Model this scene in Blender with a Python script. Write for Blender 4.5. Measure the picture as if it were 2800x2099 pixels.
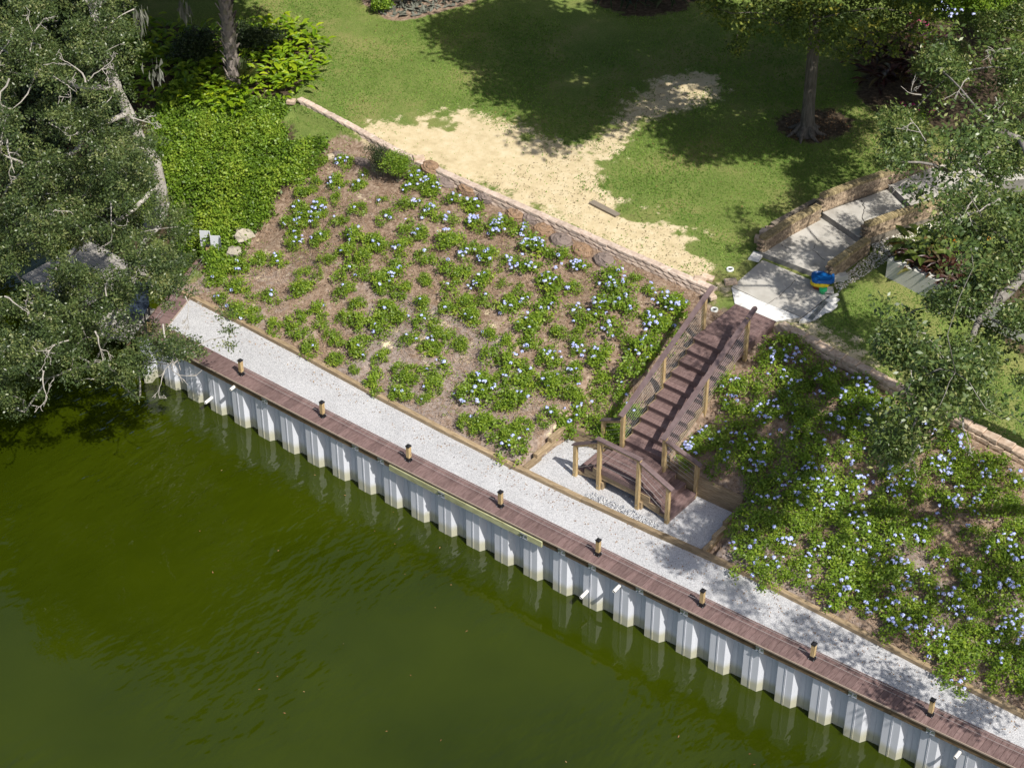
import bpy, math, random
import numpy as np
from mathutils import Vector, Matrix, Euler
random.seed(7); RNG = np.random.default_rng(11)
for o in list(bpy.data.objects): bpy.data.objects.remove(o)
S = bpy.context.scene
COL = S.collection

# ------------------------------------------------------------------ camera
CAM_POS = np.array([36.05, -29.454, 34.858]); F_PX = 5573.55; IW, IH = 2800.0, 2099.0
yaw, pit = math.radians(-38.961), math.radians(37.195)
CF = np.array([math.sin(yaw)*math.cos(pit), math.cos(yaw)*math.cos(pit), -math.sin(pit)])
CR = np.array([math.cos(yaw), -math.sin(yaw), 0.0]); CU = np.cross(CR, CF)
cam = bpy.data.cameras.new('camera'); camo = bpy.data.objects.new('camera', cam); COL.objects.link(camo)
cam.sensor_fit = 'HORIZONTAL'; cam.sensor_width = 36.0; cam.lens = F_PX/IW*36.0
cam.clip_start = 0.5; cam.clip_end = 2000
camo.matrix_world = Matrix(((CR[0], CU[0], -CF[0], CAM_POS[0]), (CR[1], CU[1], -CF[1], CAM_POS[1]),
                            (CR[2], CU[2], -CF[2], CAM_POS[2]), (0, 0, 0, 1)))
S.camera = camo
# ------------------------------------------------------------------ world, sun, exposure
SUN_EL, SUN_AZ = math.radians(51), math.radians(-16)      # azimuth measured from +x, counter-clockwise
sunv = Vector((math.cos(SUN_EL)*math.cos(SUN_AZ), math.cos(SUN_EL)*math.sin(SUN_AZ), math.sin(SUN_EL)))
world = bpy.data.worlds.new('World'); S.world = world; world.use_nodes = True
nt = world.node_tree; bg = nt.nodes['Background']
sky = nt.nodes.new('ShaderNodeTexSky'); sky.sky_type = 'NISHITA'; sky.sun_disc = False
sky.sun_elevation = SUN_EL; sky.sun_rotation = math.atan2(sunv.x, sunv.y); sky.air_density = 1.0; sky.dust_density = 2.5
nt.links.new(sky.outputs[0], bg.inputs[0]); bg.inputs[1].default_value = 0.088
sl = bpy.data.lights.new('sun', 'SUN'); sl.energy = 4.3; sl.angle = math.radians(0.55); sl.color = (1.0, 0.955, 0.88)
so = bpy.data.objects.new('sun', sl); COL.objects.link(so)
so.rotation_euler = sunv.to_track_quat('Z', 'Y').to_euler()
S.view_settings.view_transform = 'Standard'; S.view_settings.look = 'None'
S.view_settings.exposure = 0.45; S.view_settings.gamma = 1.0
S.render.engine = 'CYCLES'
S.cycles.max_bounces = 6; S.cycles.diffuse_bounces = 3; S.cycles.glossy_bounces = 2; S.cycles.transparent_max_bounces = 6
S.cycles.transmission_bounces = 3

# ------------------------------------------------------------------ site survey: picture <-> place
ZB = 1.597                      # top of boardwalk above the water
ZG = 1.577                      # gravel
PIT = 0.914                     # sheet pile period
K2 = 0.00112418
def bow(x): return K2*(np.maximum(x, -1.5)+1.509)**2          # the seawall runs in a very flat curve
def slope_bow(x): return 2*K2*(max(x, -1.5)+1.509)
def px_ray(u, v): return CF + CR*(u-IW/2)/F_PX - CU*(v-IH/2)/F_PX
def at_z(u, v, z): d = px_ray(u, v); return CAM_POS + d*(z-CAM_POS[2])/d[2]
def at_y(u, v, y): d = px_ray(u, v); return CAM_POS + d*(y-CAM_POS[1])/d[1]
KD = 2800/2212
def yt(x): return np.interp(x, [-3, 2.3, 5.85, 9.1, 11, 12.7, 15.4, 16.7, 18.6, 22.6, 30], [1.95, 1.96, 1.85, 1.82, 1.84, 1.90, 2.05, 2.2, 2.22, 2.18, 2.3])
LAWN0 = 3.90
def wall_y(x): return np.interp(x, [-60, 11.85, 12.05, 60], [8.86, 8.86, 8.50, 8.50])
def drop(x): return np.interp(x, [15, 17, 22, 60], [0, .18, .72, .9])         # the ground falls away to the right
def lawn_z(x, y):
    z = LAWN0 + 0.045*np.clip(y-9, 0, 20)
    d = drop(x)*np.clip((12.6-y)/1.2, 0, 1)
    return z - d
PT = [-1, 0, .03, .27, .70, .97, 1.0]
def ground_z(x, y):
    x = np.asarray(x, float); y = np.asarray(y, float)
    yw = wall_y(x); a = yt(x)+.12
    t = (y-a)/(yw-a)
    top = lawn_z(x, yw)-.20
    lo = ZG+.10
    pa = np.interp(t, [0, .03, .27, .70, .97, 1.0], [0, .02, .27, .86, .985, 1.0]); pb = np.interp(t, [0, .3, .44, .7, 1], [0, .03, .16, .64, 1])
    bl = np.clip((1.6-x)/2.6, 0, 1); bed = lo+(top-lo)*(pa*(1-bl)+pb*bl)
    bed = np.where((x > 10.8) & (x < 12.8) & (y < 5.5), np.minimum(bed, 1.93+.5*(y-4)), bed); bed = np.where((x > 14.1) & (x < 16.6) & (y < 5.5), np.minimum(bed, 2.08+.45*(y-4)), bed)
    bed = np.where(y < a, ZG-.03, bed)
    rec = (x > 11.06) & (x < 16.38) & (y < 4.03)
    bed = np.where(rec, ZG-.03, bed)
    step = np.clip((y-yw)/.10, 0, 1)
    step = np.where(x < -3.6, np.clip((y-yw+1.2)/2.4, 0, 1), step)
    z = bed*(1-step)+lawn_z(x, y)*step
    # natural bank left of the return wall
    xl = -1.05-.375*y
    zb = np.interp(y, [-60, 2.6, 3.8, 4.6, 6, 9, 10.5, 60], [-1.2, -.7, .5, 1.5, 2.7, 3.75, 3.95, 3.95])
    w = np.where(y < 4.2, (x < xl)*1.0, np.clip((xl+.9-x)/1.5, 0, 1))
    w = w*np.clip((11-y)/1.5, 0, 1)
    z = z*(1-w)+zb*w
    # hollow under the boardwalk
    und = (y < bow(x)+.60) & (x > xl)
    z = np.where(und, ZB-.30, z)
    return z
def hit(u, v):                                     # picture point (2800 scale) -> point on the ground
    d = px_ray(u, v); t0, t1 = 30.0, 95.0
    ts = np.linspace(t0, t1, 900); P = CAM_POS+ts[:, None]*d
    g = P[:, 2]-ground_z(P[:, 0], P[:, 1]); i = int(np.argmax(g < 0)); i = max(i, 1)
    f = g[i-1]/(g[i-1]-g[i]) if g[i-1] != g[i] else 0
    return P[i-1]+(P[i]-P[i-1])*f
def Dh(u, v): return hit(u*KD, v*KD)
def Dz(u, v, z): return at_z(u*KD, v*KD, z)
def to_px(P):
    d = np.atleast_2d(P)-CAM_POS; z = d@CF
    return np.stack([IW/2+F_PX*(d@CR)/z, IH/2-F_PX*(d@CU)/z], 1)/KD
def sd_poly(X, Y, poly):                           # signed distance, positive inside
    poly = np.asarray(poly)[:, :2]; n = len(poly); d = np.full(X.shape, 1e9); ins = np.zeros(X.shape, bool)
    for i in range(n):
        x0, y0 = poly[i]; x1, y1 = poly[(i+1) % n]
        ex, ey = x1-x0, y1-y0; L = ex*ex+ey*ey+1e-12
        t = np.clip(((X-x0)*ex+(Y-y0)*ey)/L, 0, 1)
        d = np.minimum(d, np.hypot(X-x0-t*ex, Y-y0-t*ey))
        c = ((y0 > Y) != (y1 > Y)) & (X < (x1-x0)*(Y-y0)/(y1-y0+1e-12)+x0)
        ins ^= c
    return np.where(ins, d, -d)

# ------------------------------------------------------------------ materials
M = {}
def ramp(nt, cols, pos=None):
    r = nt.nodes.new('ShaderNodeValToRGB'); e = r.color_ramp.elements
    n = len(cols); pos = pos or [i/(n-1) for i in range(n)]
    while len(e) < n: e.new(0.5)
    for i in range(n): e[i].position = pos[i]; e[i].color = (*cols[i], 1)
    return r
def nmat(name, cols, scale=8.0, detail=6, rough=.7, bump=.0, bdist=.02, coord='world', stretch=(1, 1, 1), pos=None, rnd=0.0, spec=.3,
         metal=0.0, attr=None, attr_cols=None, trans=None, bscale=None):
    m = bpy.data.materials.new(name); m.use_nodes = True; nt = m.node_tree; N = nt.nodes; L = nt.links
    b = N['Principled BSDF']; b.inputs['Roughness'].default_value = rough; b.inputs['Specular IOR Level'].default_value = spec
    b.inputs['Metallic'].default_value = metal
    if coord == 'world': g = N.new('ShaderNodeNewGeometry'); co = g.outputs['Position']
    else: g = N.new('ShaderNodeTexCoord'); co = g.outputs['Object']
    mp = N.new('ShaderNodeMapping'); mp.inputs['Scale'].default_value = stretch; L.new(co, mp.inputs[0]); co = mp.outputs[0]
    if coord != 'world':
        oi = N.new('ShaderNodeObjectInfo'); mm = N.new('ShaderNodeVectorMath'); mm.operation = 'SCALE'
        cb = N.new('ShaderNodeCombineXYZ')
        for i in range(3): L.new(oi.outputs['Random'], cb.inputs[i])
        L.new(cb.outputs[0], mm.inputs[0]); mm.inputs['Scale'].default_value = 37.0
        ad = N.new('ShaderNodeVectorMath'); L.new(co, ad.inputs[0]); L.new(mm.outputs[0], ad.inputs[1]); co = ad.outputs[0]
    no = N.new('ShaderNodeTexNoise'); no.inputs['Scale'].default_value = scale; no.inputs['Detail'].default_value = detail
    no.inputs['Roughness'].default_value = .6
    L.new(co, no.inputs['Vector'])
    r = ramp(nt, cols, pos); col = None
    if attr:
        a = N.new('ShaderNodeAttribute'); a.attribute_name = attr
        L.new(a.outputs['Fac'], r.inputs[0])
    else: L.new(no.outputs['Fac'], r.inputs[0])
    col = r.outputs[0]
    if rnd:
        oi = N.new('ShaderNodeObjectInfo'); mr = N.new('ShaderNodeMapRange'); L.new(oi.outputs['Random'], mr.inputs[0])
        mr.inputs[3].default_value = 1-rnd; mr.inputs[4].default_value = 1+rnd
        vm = N.new('ShaderNodeVectorMath'); vm.operation = 'SCALE'; L.new(col, vm.inputs[0]); L.new(mr.outputs[0], vm.inputs['Scale']); col = vm.outputs[0]
    L.new(col, b.inputs['Base Color'])
    if bump:
        bn = N.new('ShaderNodeTexNoise'); bn.inputs['Scale'].default_value = bscale or scale*3; bn.inputs['Detail'].default_value = 4; L.new(co, bn.inputs['Vector'])
        bu = N.new('ShaderNodeBump'); bu.inputs['Strength'].default_value = bump; bu.inputs['Distance'].default_value = bdist
        L.new(bn.outputs['Fac'], bu.inputs['Height']); L.new(bu.outputs[0], b.inputs['Normal'])
    if trans:
        tr = N.new('ShaderNodeBsdfTranslucent'); mx = N.new('ShaderNodeMixShader'); mx.inputs[0].default_value = trans
        vm = N.new('ShaderNodeVectorMath'); vm.operation = 'MULTIPLY'; L.new(col, vm.inputs[0]); vm.inputs[1].default_value = (1.25, 1.3, .5)
        L.new(vm.outputs[0], tr.inputs[0]); L.new(b.outputs[0], mx.inputs[1]); L.new(tr.outputs[0], mx.inputs[2])
        L.new(mx.outputs[0], N['Material Output'].inputs[0])
    M[name] = m; return m
def plain(name, c, rough=.5, metal=0.0, spec=.4): return nmat(name, [tuple(v*.86 for v in c), tuple(min(1, v*1.12) for v in c)], scale=6, rough=rough, metal=metal, spec=spec, coord='object')

nmat('deck', [(0.112, 0.071, 0.065), (0.165, 0.109, 0.102), (0.204, 0.142, 0.131)], scale=9, rough=.62, coord='object', stretch=(3, .6, 3), rnd=.17, bump=.15, bdist=.004, pos=[.3, .5, .7])
nmat('deck_rail', [(.105, .073, .072), (.150, .107, .105), (.178, .130, .127)], scale=5, rough=.6, coord='object', rnd=.05, bump=.12, bdist=.004, pos=[.3, .5, .7])
nmat('timber', [(.16, .115, .065), (.29, .215, .13), (.40, .31, .20)], scale=4, rough=.8, coord='object', stretch=(1, 8, 8), rnd=.22, bump=.5, bdist=.01, pos=[.3, .5, .72])
nmat('post_wood', [(.27, .18, .08), (.43, .31, .155), (.56, .44, .25)], scale=5, rough=.72, coord='object', stretch=(9, 9, 1), rnd=.10, bump=.3, bdist=.004, pos=[.3, .5, .7])
nmat('wale', [(.06, .04, .022), (.13, .09, .05), (.21, .15, .085)], scale=4, rough=.8, coord='object', stretch=(1, 6, 6), rnd=.25, bump=.4, bdist=.006, pos=[.3, .52, .72])
nmat('green_wale', [(.22, .21, .11), (.36, .36, .20), (.44, .45, .28)], scale=4, rough=.8, coord='object', stretch=(1, 6, 6), rnd=.1, bump=.3, bdist=.006, pos=[.3, .5, .7])
nmat('edge_trim', [(.26, .20, .16), (.42, .34, .27)], scale=7, rough=.8)
plain('black', (.012, .012, .014), rough=.45); plain('steel', (.55, .57, .6), rough=.35, metal=.85); plain('pvc', (.72, .70, .66), rough=.4)
plain('cable', (.62, .60, .58), rough=.35, metal=.5)
plain('blue_plastic', (.006, .09, .30), rough=.35); plain('yellow_plastic', (.75, .55, .02), rough=.4); plain('green_plastic', (.03, .42, .14), rough=.4)
plain('red_plastic', (.30, .07, .03), rough=.4); plain('chair_blue', (.035, .05, .075), rough=.5); plain('white_glaze', (.62, .64, .62), rough=.35)
nmat('old_board', [(.20, .19, .165), (.32, .30, .27), (.40, .38, .34)], scale=5, rough=.85, coord='object', stretch=(1, 8, 8), rnd=.1, bump=.4, bdist=.005)
nmat('grey_board', [(.16, .13, .10), (.28, .24, .19)], scale=5, rough=.85, coord='object', stretch=(1, 8, 8), rnd=.1, bump=.4, bdist=.005)
nmat('block', [(.36, .27, .215), (.52, .415, .34), (.62, .52, .44)], scale=9, rough=.9, coord='object', rnd=.12, bump=.6, bdist=.015, pos=[.3, .5, .72])
nmat('block_end', [(.34, .25, .18), (.50, .38, .28), (.60, .50, .40)], scale=9, rough=.9, coord='object', rnd=.14, bump=.6, bdist=.015, pos=[.3, .5, .72])
nmat('brick', [(0.163, 0.115, 0.081), (0.299, 0.225, 0.155), (0.411, 0.329, 0.222)], scale=14, rough=.9, coord='object', rnd=.38, bump=.5, bdist=.006, pos=[.3, .5, .72])
nmat('brick_cap', [(0.183, 0.144, 0.070), (0.304, 0.239, 0.128), (0.389, 0.323, 0.180)], scale=10, rough=.9, coord='object', rnd=.28, bump=.5, bdist=.006, pos=[.3, .5, .72])
nmat('mortar', [(.16, .14, .11), (.24, .21, .17)], scale=20, rough=.95)
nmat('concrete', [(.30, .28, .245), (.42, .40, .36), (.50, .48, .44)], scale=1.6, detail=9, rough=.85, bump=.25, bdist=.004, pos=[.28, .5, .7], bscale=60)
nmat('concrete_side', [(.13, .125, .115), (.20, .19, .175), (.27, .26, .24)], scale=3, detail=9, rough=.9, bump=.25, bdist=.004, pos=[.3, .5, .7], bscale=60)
nmat('concrete_new', [(.62, .61, .58), (.74, .73, .70)], scale=2.2, detail=8, rough=.85, bump=.15, bdist=.003, bscale=60)
nmat('stucco', [(.36, .37, .345), (.48, .475, .44), (.54, .53, .48)], scale=1.4, detail=9, rough=.85, stretch=(1, 1, .45), bump=.3, bdist=.006, pos=[.3, .5, .7], bscale=40)
nmat('crack', [(.07, .065, .06), (.11, .10, .09)], scale=20, rough=.95)
nmat('rock', [(.20, .18, .14), (.40, .36, .29), (.52, .48, .40)], scale=6, rough=.9, coord='object', rnd=.15, bump=.7, bdist=.03)
nmat('pebble', [(.42, .36, .26), (.66, .62, .54), (.80, .78, .73)], scale=9, rough=.8, attr='rnd')
nmat('river_rock', [(0.199, 0.212, 0.246), (0.411, 0.417, 0.431), (0.530, 0.530, 0.524)], scale=9, rough=.75, attr='rnd')
nmat('straw', [(0.135, 0.082, 0.048), (0.317, 0.211, 0.135), (0.523, 0.390, 0.301)], scale=9, rough=.9, attr='rnd', spec=.1)
nmat('straw_grey', [(0.138, 0.106, 0.094), (0.250, 0.200, 0.175), (0.375, 0.312, 0.281)], scale=9, rough=.9, attr='rnd', spec=.1)
nmat('dry_leaf', [(.10, .045, .02), (.26, .14, .06), (.42, .29, .15)], scale=9, rough=.8, attr='rnd', spec=.2)
nmat('dark_litter', [(.05, .035, .02), (.13, .09, .05), (.22, .16, .09)], scale=9, rough=.9, attr='rnd', spec=.1)
nmat('grass_blade', [(0.084, 0.164, 0.028), (0.146, 0.256, 0.043), (0.250, 0.350, 0.073)], rough=.6, attr='rnd', trans=0.3, spec=.15, scale=5)
nmat('oak_leaf', [(0.035, 0.059, 0.020), (0.077, 0.115, 0.033), (0.163, 0.197, 0.061), (0.272, 0.280, 0.124)], rough=.38, attr='rnd', trans=0.25, spec=.5, scale=5, pos=[0, .5, .86, 1])
nmat('oak_leaf_b', [(0.042, 0.071, 0.023), (0.092, 0.144, 0.034), (0.197, 0.230, 0.066), (0.310, 0.320, 0.124)], rough=.38, attr='rnd', trans=0.25, spec=.5, scale=5, pos=[0, .5, .86, 1])
nmat('elm_leaf', [(0.044, 0.075, 0.018), (0.093, 0.137, 0.028), (0.233, 0.265, 0.047), (0.404, 0.373, 0.062)], rough=.5, attr='rnd', trans=0.35, spec=.3, scale=5, pos=[0, .5, .85, 1])
nmat('far_leaf', [(.015, .028, .010), (.035, .055, .016), (.06, .08, .025)], rough=.7, attr='rnd', trans=.15, spec=.2, scale=5)
nmat('shrub_leaf', [(0.087, 0.154, 0.015), (0.174, 0.272, 0.024), (0.315, 0.389, 0.042)], rough=.45, attr='rnd', trans=0.32, spec=.35, scale=5)
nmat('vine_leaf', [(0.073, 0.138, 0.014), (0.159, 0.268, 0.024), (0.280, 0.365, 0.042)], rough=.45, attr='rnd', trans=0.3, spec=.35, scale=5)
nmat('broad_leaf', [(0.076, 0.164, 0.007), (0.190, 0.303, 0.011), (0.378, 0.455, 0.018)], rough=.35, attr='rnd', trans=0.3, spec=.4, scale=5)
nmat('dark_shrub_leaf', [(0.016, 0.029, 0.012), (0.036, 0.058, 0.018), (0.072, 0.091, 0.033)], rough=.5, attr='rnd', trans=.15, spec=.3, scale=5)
nmat('ti_leaf', [(0.017, 0.006, 0.006), (0.056, 0.017, 0.013), (0.090, 0.083, 0.026)], rough=.4, attr='rnd', trans=.2, spec=.4, scale=5)
nmat('canna_leaf', [(.05, .085, .015), (.105, .135, .025), (.15, .05, .03)], rough=.4, attr='rnd', trans=.25, spec=.4, scale=5, pos=[0, .7, 1])
nmat('palm_leaf', [(.03, .06, .012), (.075, .11, .02), (.18, .17, .05)], rough=.5, attr='rnd', trans=.2, spec=.3, scale=5)
nmat('petal', [(.36, .42, .84), (.50, .56, .92), (.73, .77, .97)], rough=.7, attr='rnd', spec=.1, trans=.15, scale=5)
M['petal'].node_tree.nodes['Vector Math'].inputs[1].default_value = (1, 1, 1)
nmat('orange_petal', [(.6, .12, .01), (.75, .25, .01)], rough=.6, attr='rnd', scale=5)
nmat('pink_petal', [(.35, .02, .10), (.5, .04, .2)], rough=.6, attr='rnd', scale=5)
nmat('bark_pale', [(.20, .185, .165), (.36, .335, .30), (.50, .47, .43)], scale=7, rough=.9, stretch=(1, 1, .5), bump=.6, bdist=.02, pos=[.3, .5, .7])
nmat('bark_mid', [(.11, .10, .088), (.20, .185, .165), (.31, .29, .26)], scale=7, rough=.9, stretch=(1, 1, .5), bump=.6, bdist=.02, pos=[.3, .5, .7])
nmat('dead_twig', [(0.288, 0.259, 0.223), (0.446, 0.418, 0.374)], scale=9, rough=.9)
nmat('bark_dark', [(0.064, 0.056, 0.046), (0.128, 0.112, 0.094), (0.195, 0.176, 0.150)], scale=9, rough=.95, stretch=(2, 2, .35), bump=.9, bdist=.04, pos=[.3, .5, .7])
nmat('palm_bark', [(0.121, 0.101, 0.086), (0.254, 0.217, 0.193), (0.365, 0.324, 0.289)], scale=9, rough=.95, coord='object', bump=.6, bdist=.02)
nmat('moss', [(0.120, 0.126, 0.102), (0.204, 0.210, 0.174)], rough=.95, attr='rnd', scale=5, spec=.05)

def pile_material():
    m = nmat('vinyl', [(.47, .487, .54), (.57, .587, .637), (.62, .636, .68)], scale=2.2, detail=8, rough=.42, stretch=(5, 5, .35), spec=.4, rnd=.05); nt = m.node_tree; N = nt.nodes; L = nt.links
    b = N['Principled BSDF']; base = b.inputs['Base Color'].links[0].from_socket
    g = N.new('ShaderNodeNewGeometry'); sx = N.new('ShaderNodeSeparateXYZ'); L.new(g.outputs['Position'], sx.inputs[0])
    no = N.new('ShaderNodeTexNoise'); no.inputs['Scale'].default_value = 3.0; no.inputs['Detail'].default_value = 6; L.new(g.outputs['Position'], no.inputs['Vector'])
    ma = N.new('ShaderNodeMath'); ma.operation = 'MULTIPLY_ADD'; L.new(no.outputs['Fac'], ma.inputs[0]); ma.inputs[1].default_value = -.22; L.new(sx.outputs[2], ma.inputs[2])
    mr = N.new('ShaderNodeMapRange'); mr.interpolation_type = 'SMOOTHSTEP'; L.new(ma.outputs[0], mr.inputs[0]); mr.inputs[1].default_value = .06; mr.inputs[2].default_value = .32
    mr.inputs[3].default_value = .85; mr.inputs[4].default_value = 0     # silt line left by the lake
    mx = N.new('ShaderNodeMixRGB'); L.new(mr.outputs[0], mx.inputs[0]); L.new(base, mx.inputs[1]); mx.inputs[2].default_value = (.40, .385, .26, 1)
    L.new(mx.outputs[0], b.inputs['Base Color'])
pile_material()
def water_material():
    m = bpy.data.materials.new('lake'); m.use_nodes = True; nt = m.node_tree; N = nt.nodes; L = nt.links; b = N['Principled BSDF']
    g = N.new('ShaderNodeNewGeometry')
    no = N.new('ShaderNodeTexNoise'); no.inputs['Scale'].default_value = .22; no.inputs['Detail'].default_value = 4; L.new(g.outputs['Position'], no.inputs['Vector'])
    r = ramp(nt, [(.0205, .0308, .0007), (.029, .0415, .0010)], [.35, .68]); L.new(no.outputs['Fac'], r.inputs[0]); L.new(r.outputs[0], b.inputs['Base Color'])
    b.inputs['Roughness'].default_value = .015; b.inputs['IOR'].default_value = 1.45; b.inputs['Specular IOR Level'].default_value = .5
    mp = N.new('ShaderNodeMapping'); mp.inputs['Rotation'].default_value = (0, 0, math.radians(35)); mp.inputs['Scale'].default_value = (1.0, .45, 1); L.new(g.outputs['Position'], mp.inputs[0])
    w1 = N.new('ShaderNodeTexNoise'); w1.inputs['Scale'].default_value = 2.6; w1.inputs['Detail'].default_value = 2.0; L.new(mp.outputs[0], w1.inputs['Vector'])
    big = N.new('ShaderNodeTexNoise'); big.inputs['Scale'].default_value = .16; big.inputs['Detail'].default_value = 3; L.new(g.outputs['Position'], big.inputs['Vector'])
    mr = N.new('ShaderNodeMapRange'); L.new(big.outputs['Fac'], mr.inputs[0]); mr.inputs[1].default_value = .44; mr.inputs[2].default_value = .62; mr.inputs[3].default_value = .05; mr.inputs[4].default_value = 1.0
    mu = N.new('ShaderNodeMath'); mu.operation = 'MULTIPLY'; L.new(w1.outputs['Fac'], mu.inputs[0]); L.new(mr.outputs[0], mu.inputs[1])
    bu = N.new('ShaderNodeBump'); bu.inputs['Strength'].default_value = .9; bu.inputs['Distance'].default_value = .075; L.new(mu.outputs[0], bu.inputs['Height'])
    L.new(bu.outputs[0], b.inputs['Normal']); M['lake'] = m
water_material()
def ground_material():
    m = bpy.data.materials.new('earth'); m.use_nodes = True; nt = m.node_tree; N = nt.nodes; L = nt.links; b = N['Principled BSDF']
    b.inputs['Roughness'].default_value = .95; b.inputs['Specular IOR Level'].default_value = .1
    g = N.new('ShaderNodeNewGeometry'); P = g.outputs['Position']
    def noise(s, d=6, st=None):
        n = N.new('ShaderNodeTexNoise'); n.inputs['Scale'].default_value = s; n.inputs['Detail'].default_value = d; n.inputs['Roughness'].default_value = .62
        L.new(P, n.inputs['Vector']); return n.outputs['Fac']
    def attr(a): n = N.new('ShaderNodeAttribute'); n.attribute_name = a; return n.outputs['Fac']
    def mask(a, nz, amp, w=.08):
        ma = N.new('ShaderNodeMath'); ma.operation = 'MULTIPLY_ADD'; L.new(nz, ma.inputs[0]); ma.inputs[1].default_value = amp; L.new(a, ma.inputs[2])
        s = N.new('ShaderNodeMapRange'); s.interpolation_type = 'SMOOTHSTEP'; L.new(ma.outputs[0], s.inputs[0])
        s.inputs[1].default_value = amp*.5-w; s.inputs[2].default_value = amp*.5+w; return s.outputs[0]
    def mix(f, a, c):
        x = N.new('ShaderNodeMixRGB'); L.new(f, x.inputs[0]); L.new(a, x.inputs[1]); L.new(c, x.inputs[2]); return x.outputs[0]
    def rc(nz, cols, pos=None): r = ramp(nt, cols, pos); L.new(nz, r.inputs[0]); return r.outputs[0]
    n1, n2, n3, n4 = noise(.55, 5), noise(3.2, 8), noise(26, 4), noise(9, 6)
    lawn = rc(n1, [(.105, .170, .034), (.150, .210, .050), (.255, .250, .092)], [.38, .5, .62])
    fine = rc(n3, [(.065, .100, .022), (.25, .265, .085)], [.32, .7])
    x = N.new('ShaderNodeMixRGB'); x.inputs[0].default_value = .45; L.new(lawn, x.inputs[1]); L.new(fine, x.inputs[2]); lawn = x.outputs[0]
    sand = rc(n2, [(.48, .39, .235), (.58, .48, .30), (.64, .55, .37)], [.3, .5, .7])
    mulch = rc(n4, [(.14, .092, .064), (.27, .195, .14), (.39, .31, .245)], [.3, .5, .72])
    grey = rc(n4, [(.17, .13, .11), (.28, .23, .20), (.37, .31, .28)], [.3, .5, .72])
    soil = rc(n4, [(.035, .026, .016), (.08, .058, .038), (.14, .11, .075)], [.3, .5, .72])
    mulch = mix(mask(attr('grey'), n2, .9, .12), mulch, grey)
    mulch = mix(mask(attr('spots'), n2, 1.0, .05), mulch, sand)
    c = mix(mask(attr('sand'), n2, 1.7, .16), lawn, sand)
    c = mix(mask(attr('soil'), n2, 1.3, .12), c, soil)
    c = mix(mask(attr('mulch'), n2, .35, .06), c, mulch)
    L.new(c, b.inputs['Base Color'])
    bu = N.new('ShaderNodeBump'); bu.inputs['Strength'].default_value = .7; bu.inputs['Distance'].default_value = .04; L.new(n3, bu.inputs['Height']); L.new(bu.outputs[0], b.inputs['Normal'])
    M['earth'] = m
ground_material()
def gravel_material():
    m = bpy.data.materials.new('gravel'); m.use_nodes = True; nt = m.node_tree; N = nt.nodes; L = nt.links; b = N['Principled BSDF']
    b.inputs['Roughness'].default_value = .9; b.inputs['Specular IOR Level'].default_value = .15
    g = N.new('ShaderNodeNewGeometry')
    v = N.new('ShaderNodeTexVoronoi'); v.inputs['Scale'].default_value = 62; L.new(g.outputs['Position'], v.inputs['Vector'])
    r = ramp(nt, [(.30, .30, .315), (.48, .48, .49), (.56, .56, .57), (.66, .66, .67)], [0, .25, .6, 1]); 
    sx = N.new('ShaderNodeSeparateColor'); L.new(v.outputs['Color'], sx.inputs[0]); L.new(sx.outputs[0], r.inputs[0])
    no = N.new('ShaderNodeTexNoise'); no.inputs['Scale'].default_value = 1.1; no.inputs['Detail'].default_value = 6; L.new(g.outputs['Position'], no.inputs['Vector'])
    r2 = ramp(nt, [(.9, .9, .9), (1, 1, 1)], [.35, .6]); L.new(no.outputs['Fac'], r2.inputs[0])
    x = N.new('ShaderNodeMixRGB'); x.blend_type = 'MULTIPLY'; x.inputs[0].default_value = 1; L.new(r.outputs[0], x.inputs[1]); L.new(r2.outputs[0], x.inputs[2]); L.new(x.outputs[0], b.inputs['Base Color'])
    bu = N.new('ShaderNodeBump'); bu.inputs['Strength'].default_value = .8; bu.inputs['Distance'].default_value = .02; bu.invert = True; L.new(v.outputs['Distance'], bu.inputs['Height']); L.new(bu.outputs[0], b.inputs['Normal'])
    M['gravel'] = m
gravel_material()

# ------------------------------------------------------------------ mesh helpers
def mesh_np(name, V, F, mat, attrs=None, smooth=False):
    """V (n,3), F (m,k) all faces of one size"""
    V = np.ascontiguousarray(V, np.float32); F = np.ascontiguousarray(F, np.int32); k = F.shape[1]
    me = bpy.data.meshes.new(name); me.vertices.add(len(V)); me.vertices.foreach_set('co', V.ravel())
    me.loops.add(F.size); me.loops.foreach_set('vertex_index', F.ravel())
    me.polygons.add(len(F)); me.polygons.foreach_set('loop_start', np.arange(0, F.size, k, dtype=np.int32))
    if smooth: me.polygons.foreach_set('use_smooth', np.ones(len(F), bool))
    me.update(calc_edges=True)
    for a, d in (attrs or {}).items():
        at = me.attributes.new(a, 'FLOAT', 'POINT'); at.data.foreach_set('value', np.ascontiguousarray(d, np.float32))
    me.materials.append(M[mat] if isinstance(mat, str) else mat)
    return me
def obj(name, me, parent=None, loc=None, rot=None, scale=None):
    o = bpy.data.objects.new(name, me); COL.objects.link(o)
    if parent is not None: o.parent = parent
    if loc is not None: o.location = loc
    if rot is not None: o.rotation_euler = rot
    if scale is not None: o.scale = scale
    return o
def thing(name, label, cat, loc=(0, 0, 0), group=None, rz=0.0):
    o = bpy.data.objects.new(name, None); COL.objects.link(o); o.location = loc; o.rotation_euler = (0, 0, rz); o.empty_display_size = .2
    tag(o, label, cat, group); return o
def tag(o, label, cat, group=None):
    o['label'] = label; o['category'] = cat
    if group: o['group'] = group
    return o
def struct(o): o['kind'] = 'structure'; return o
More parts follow.
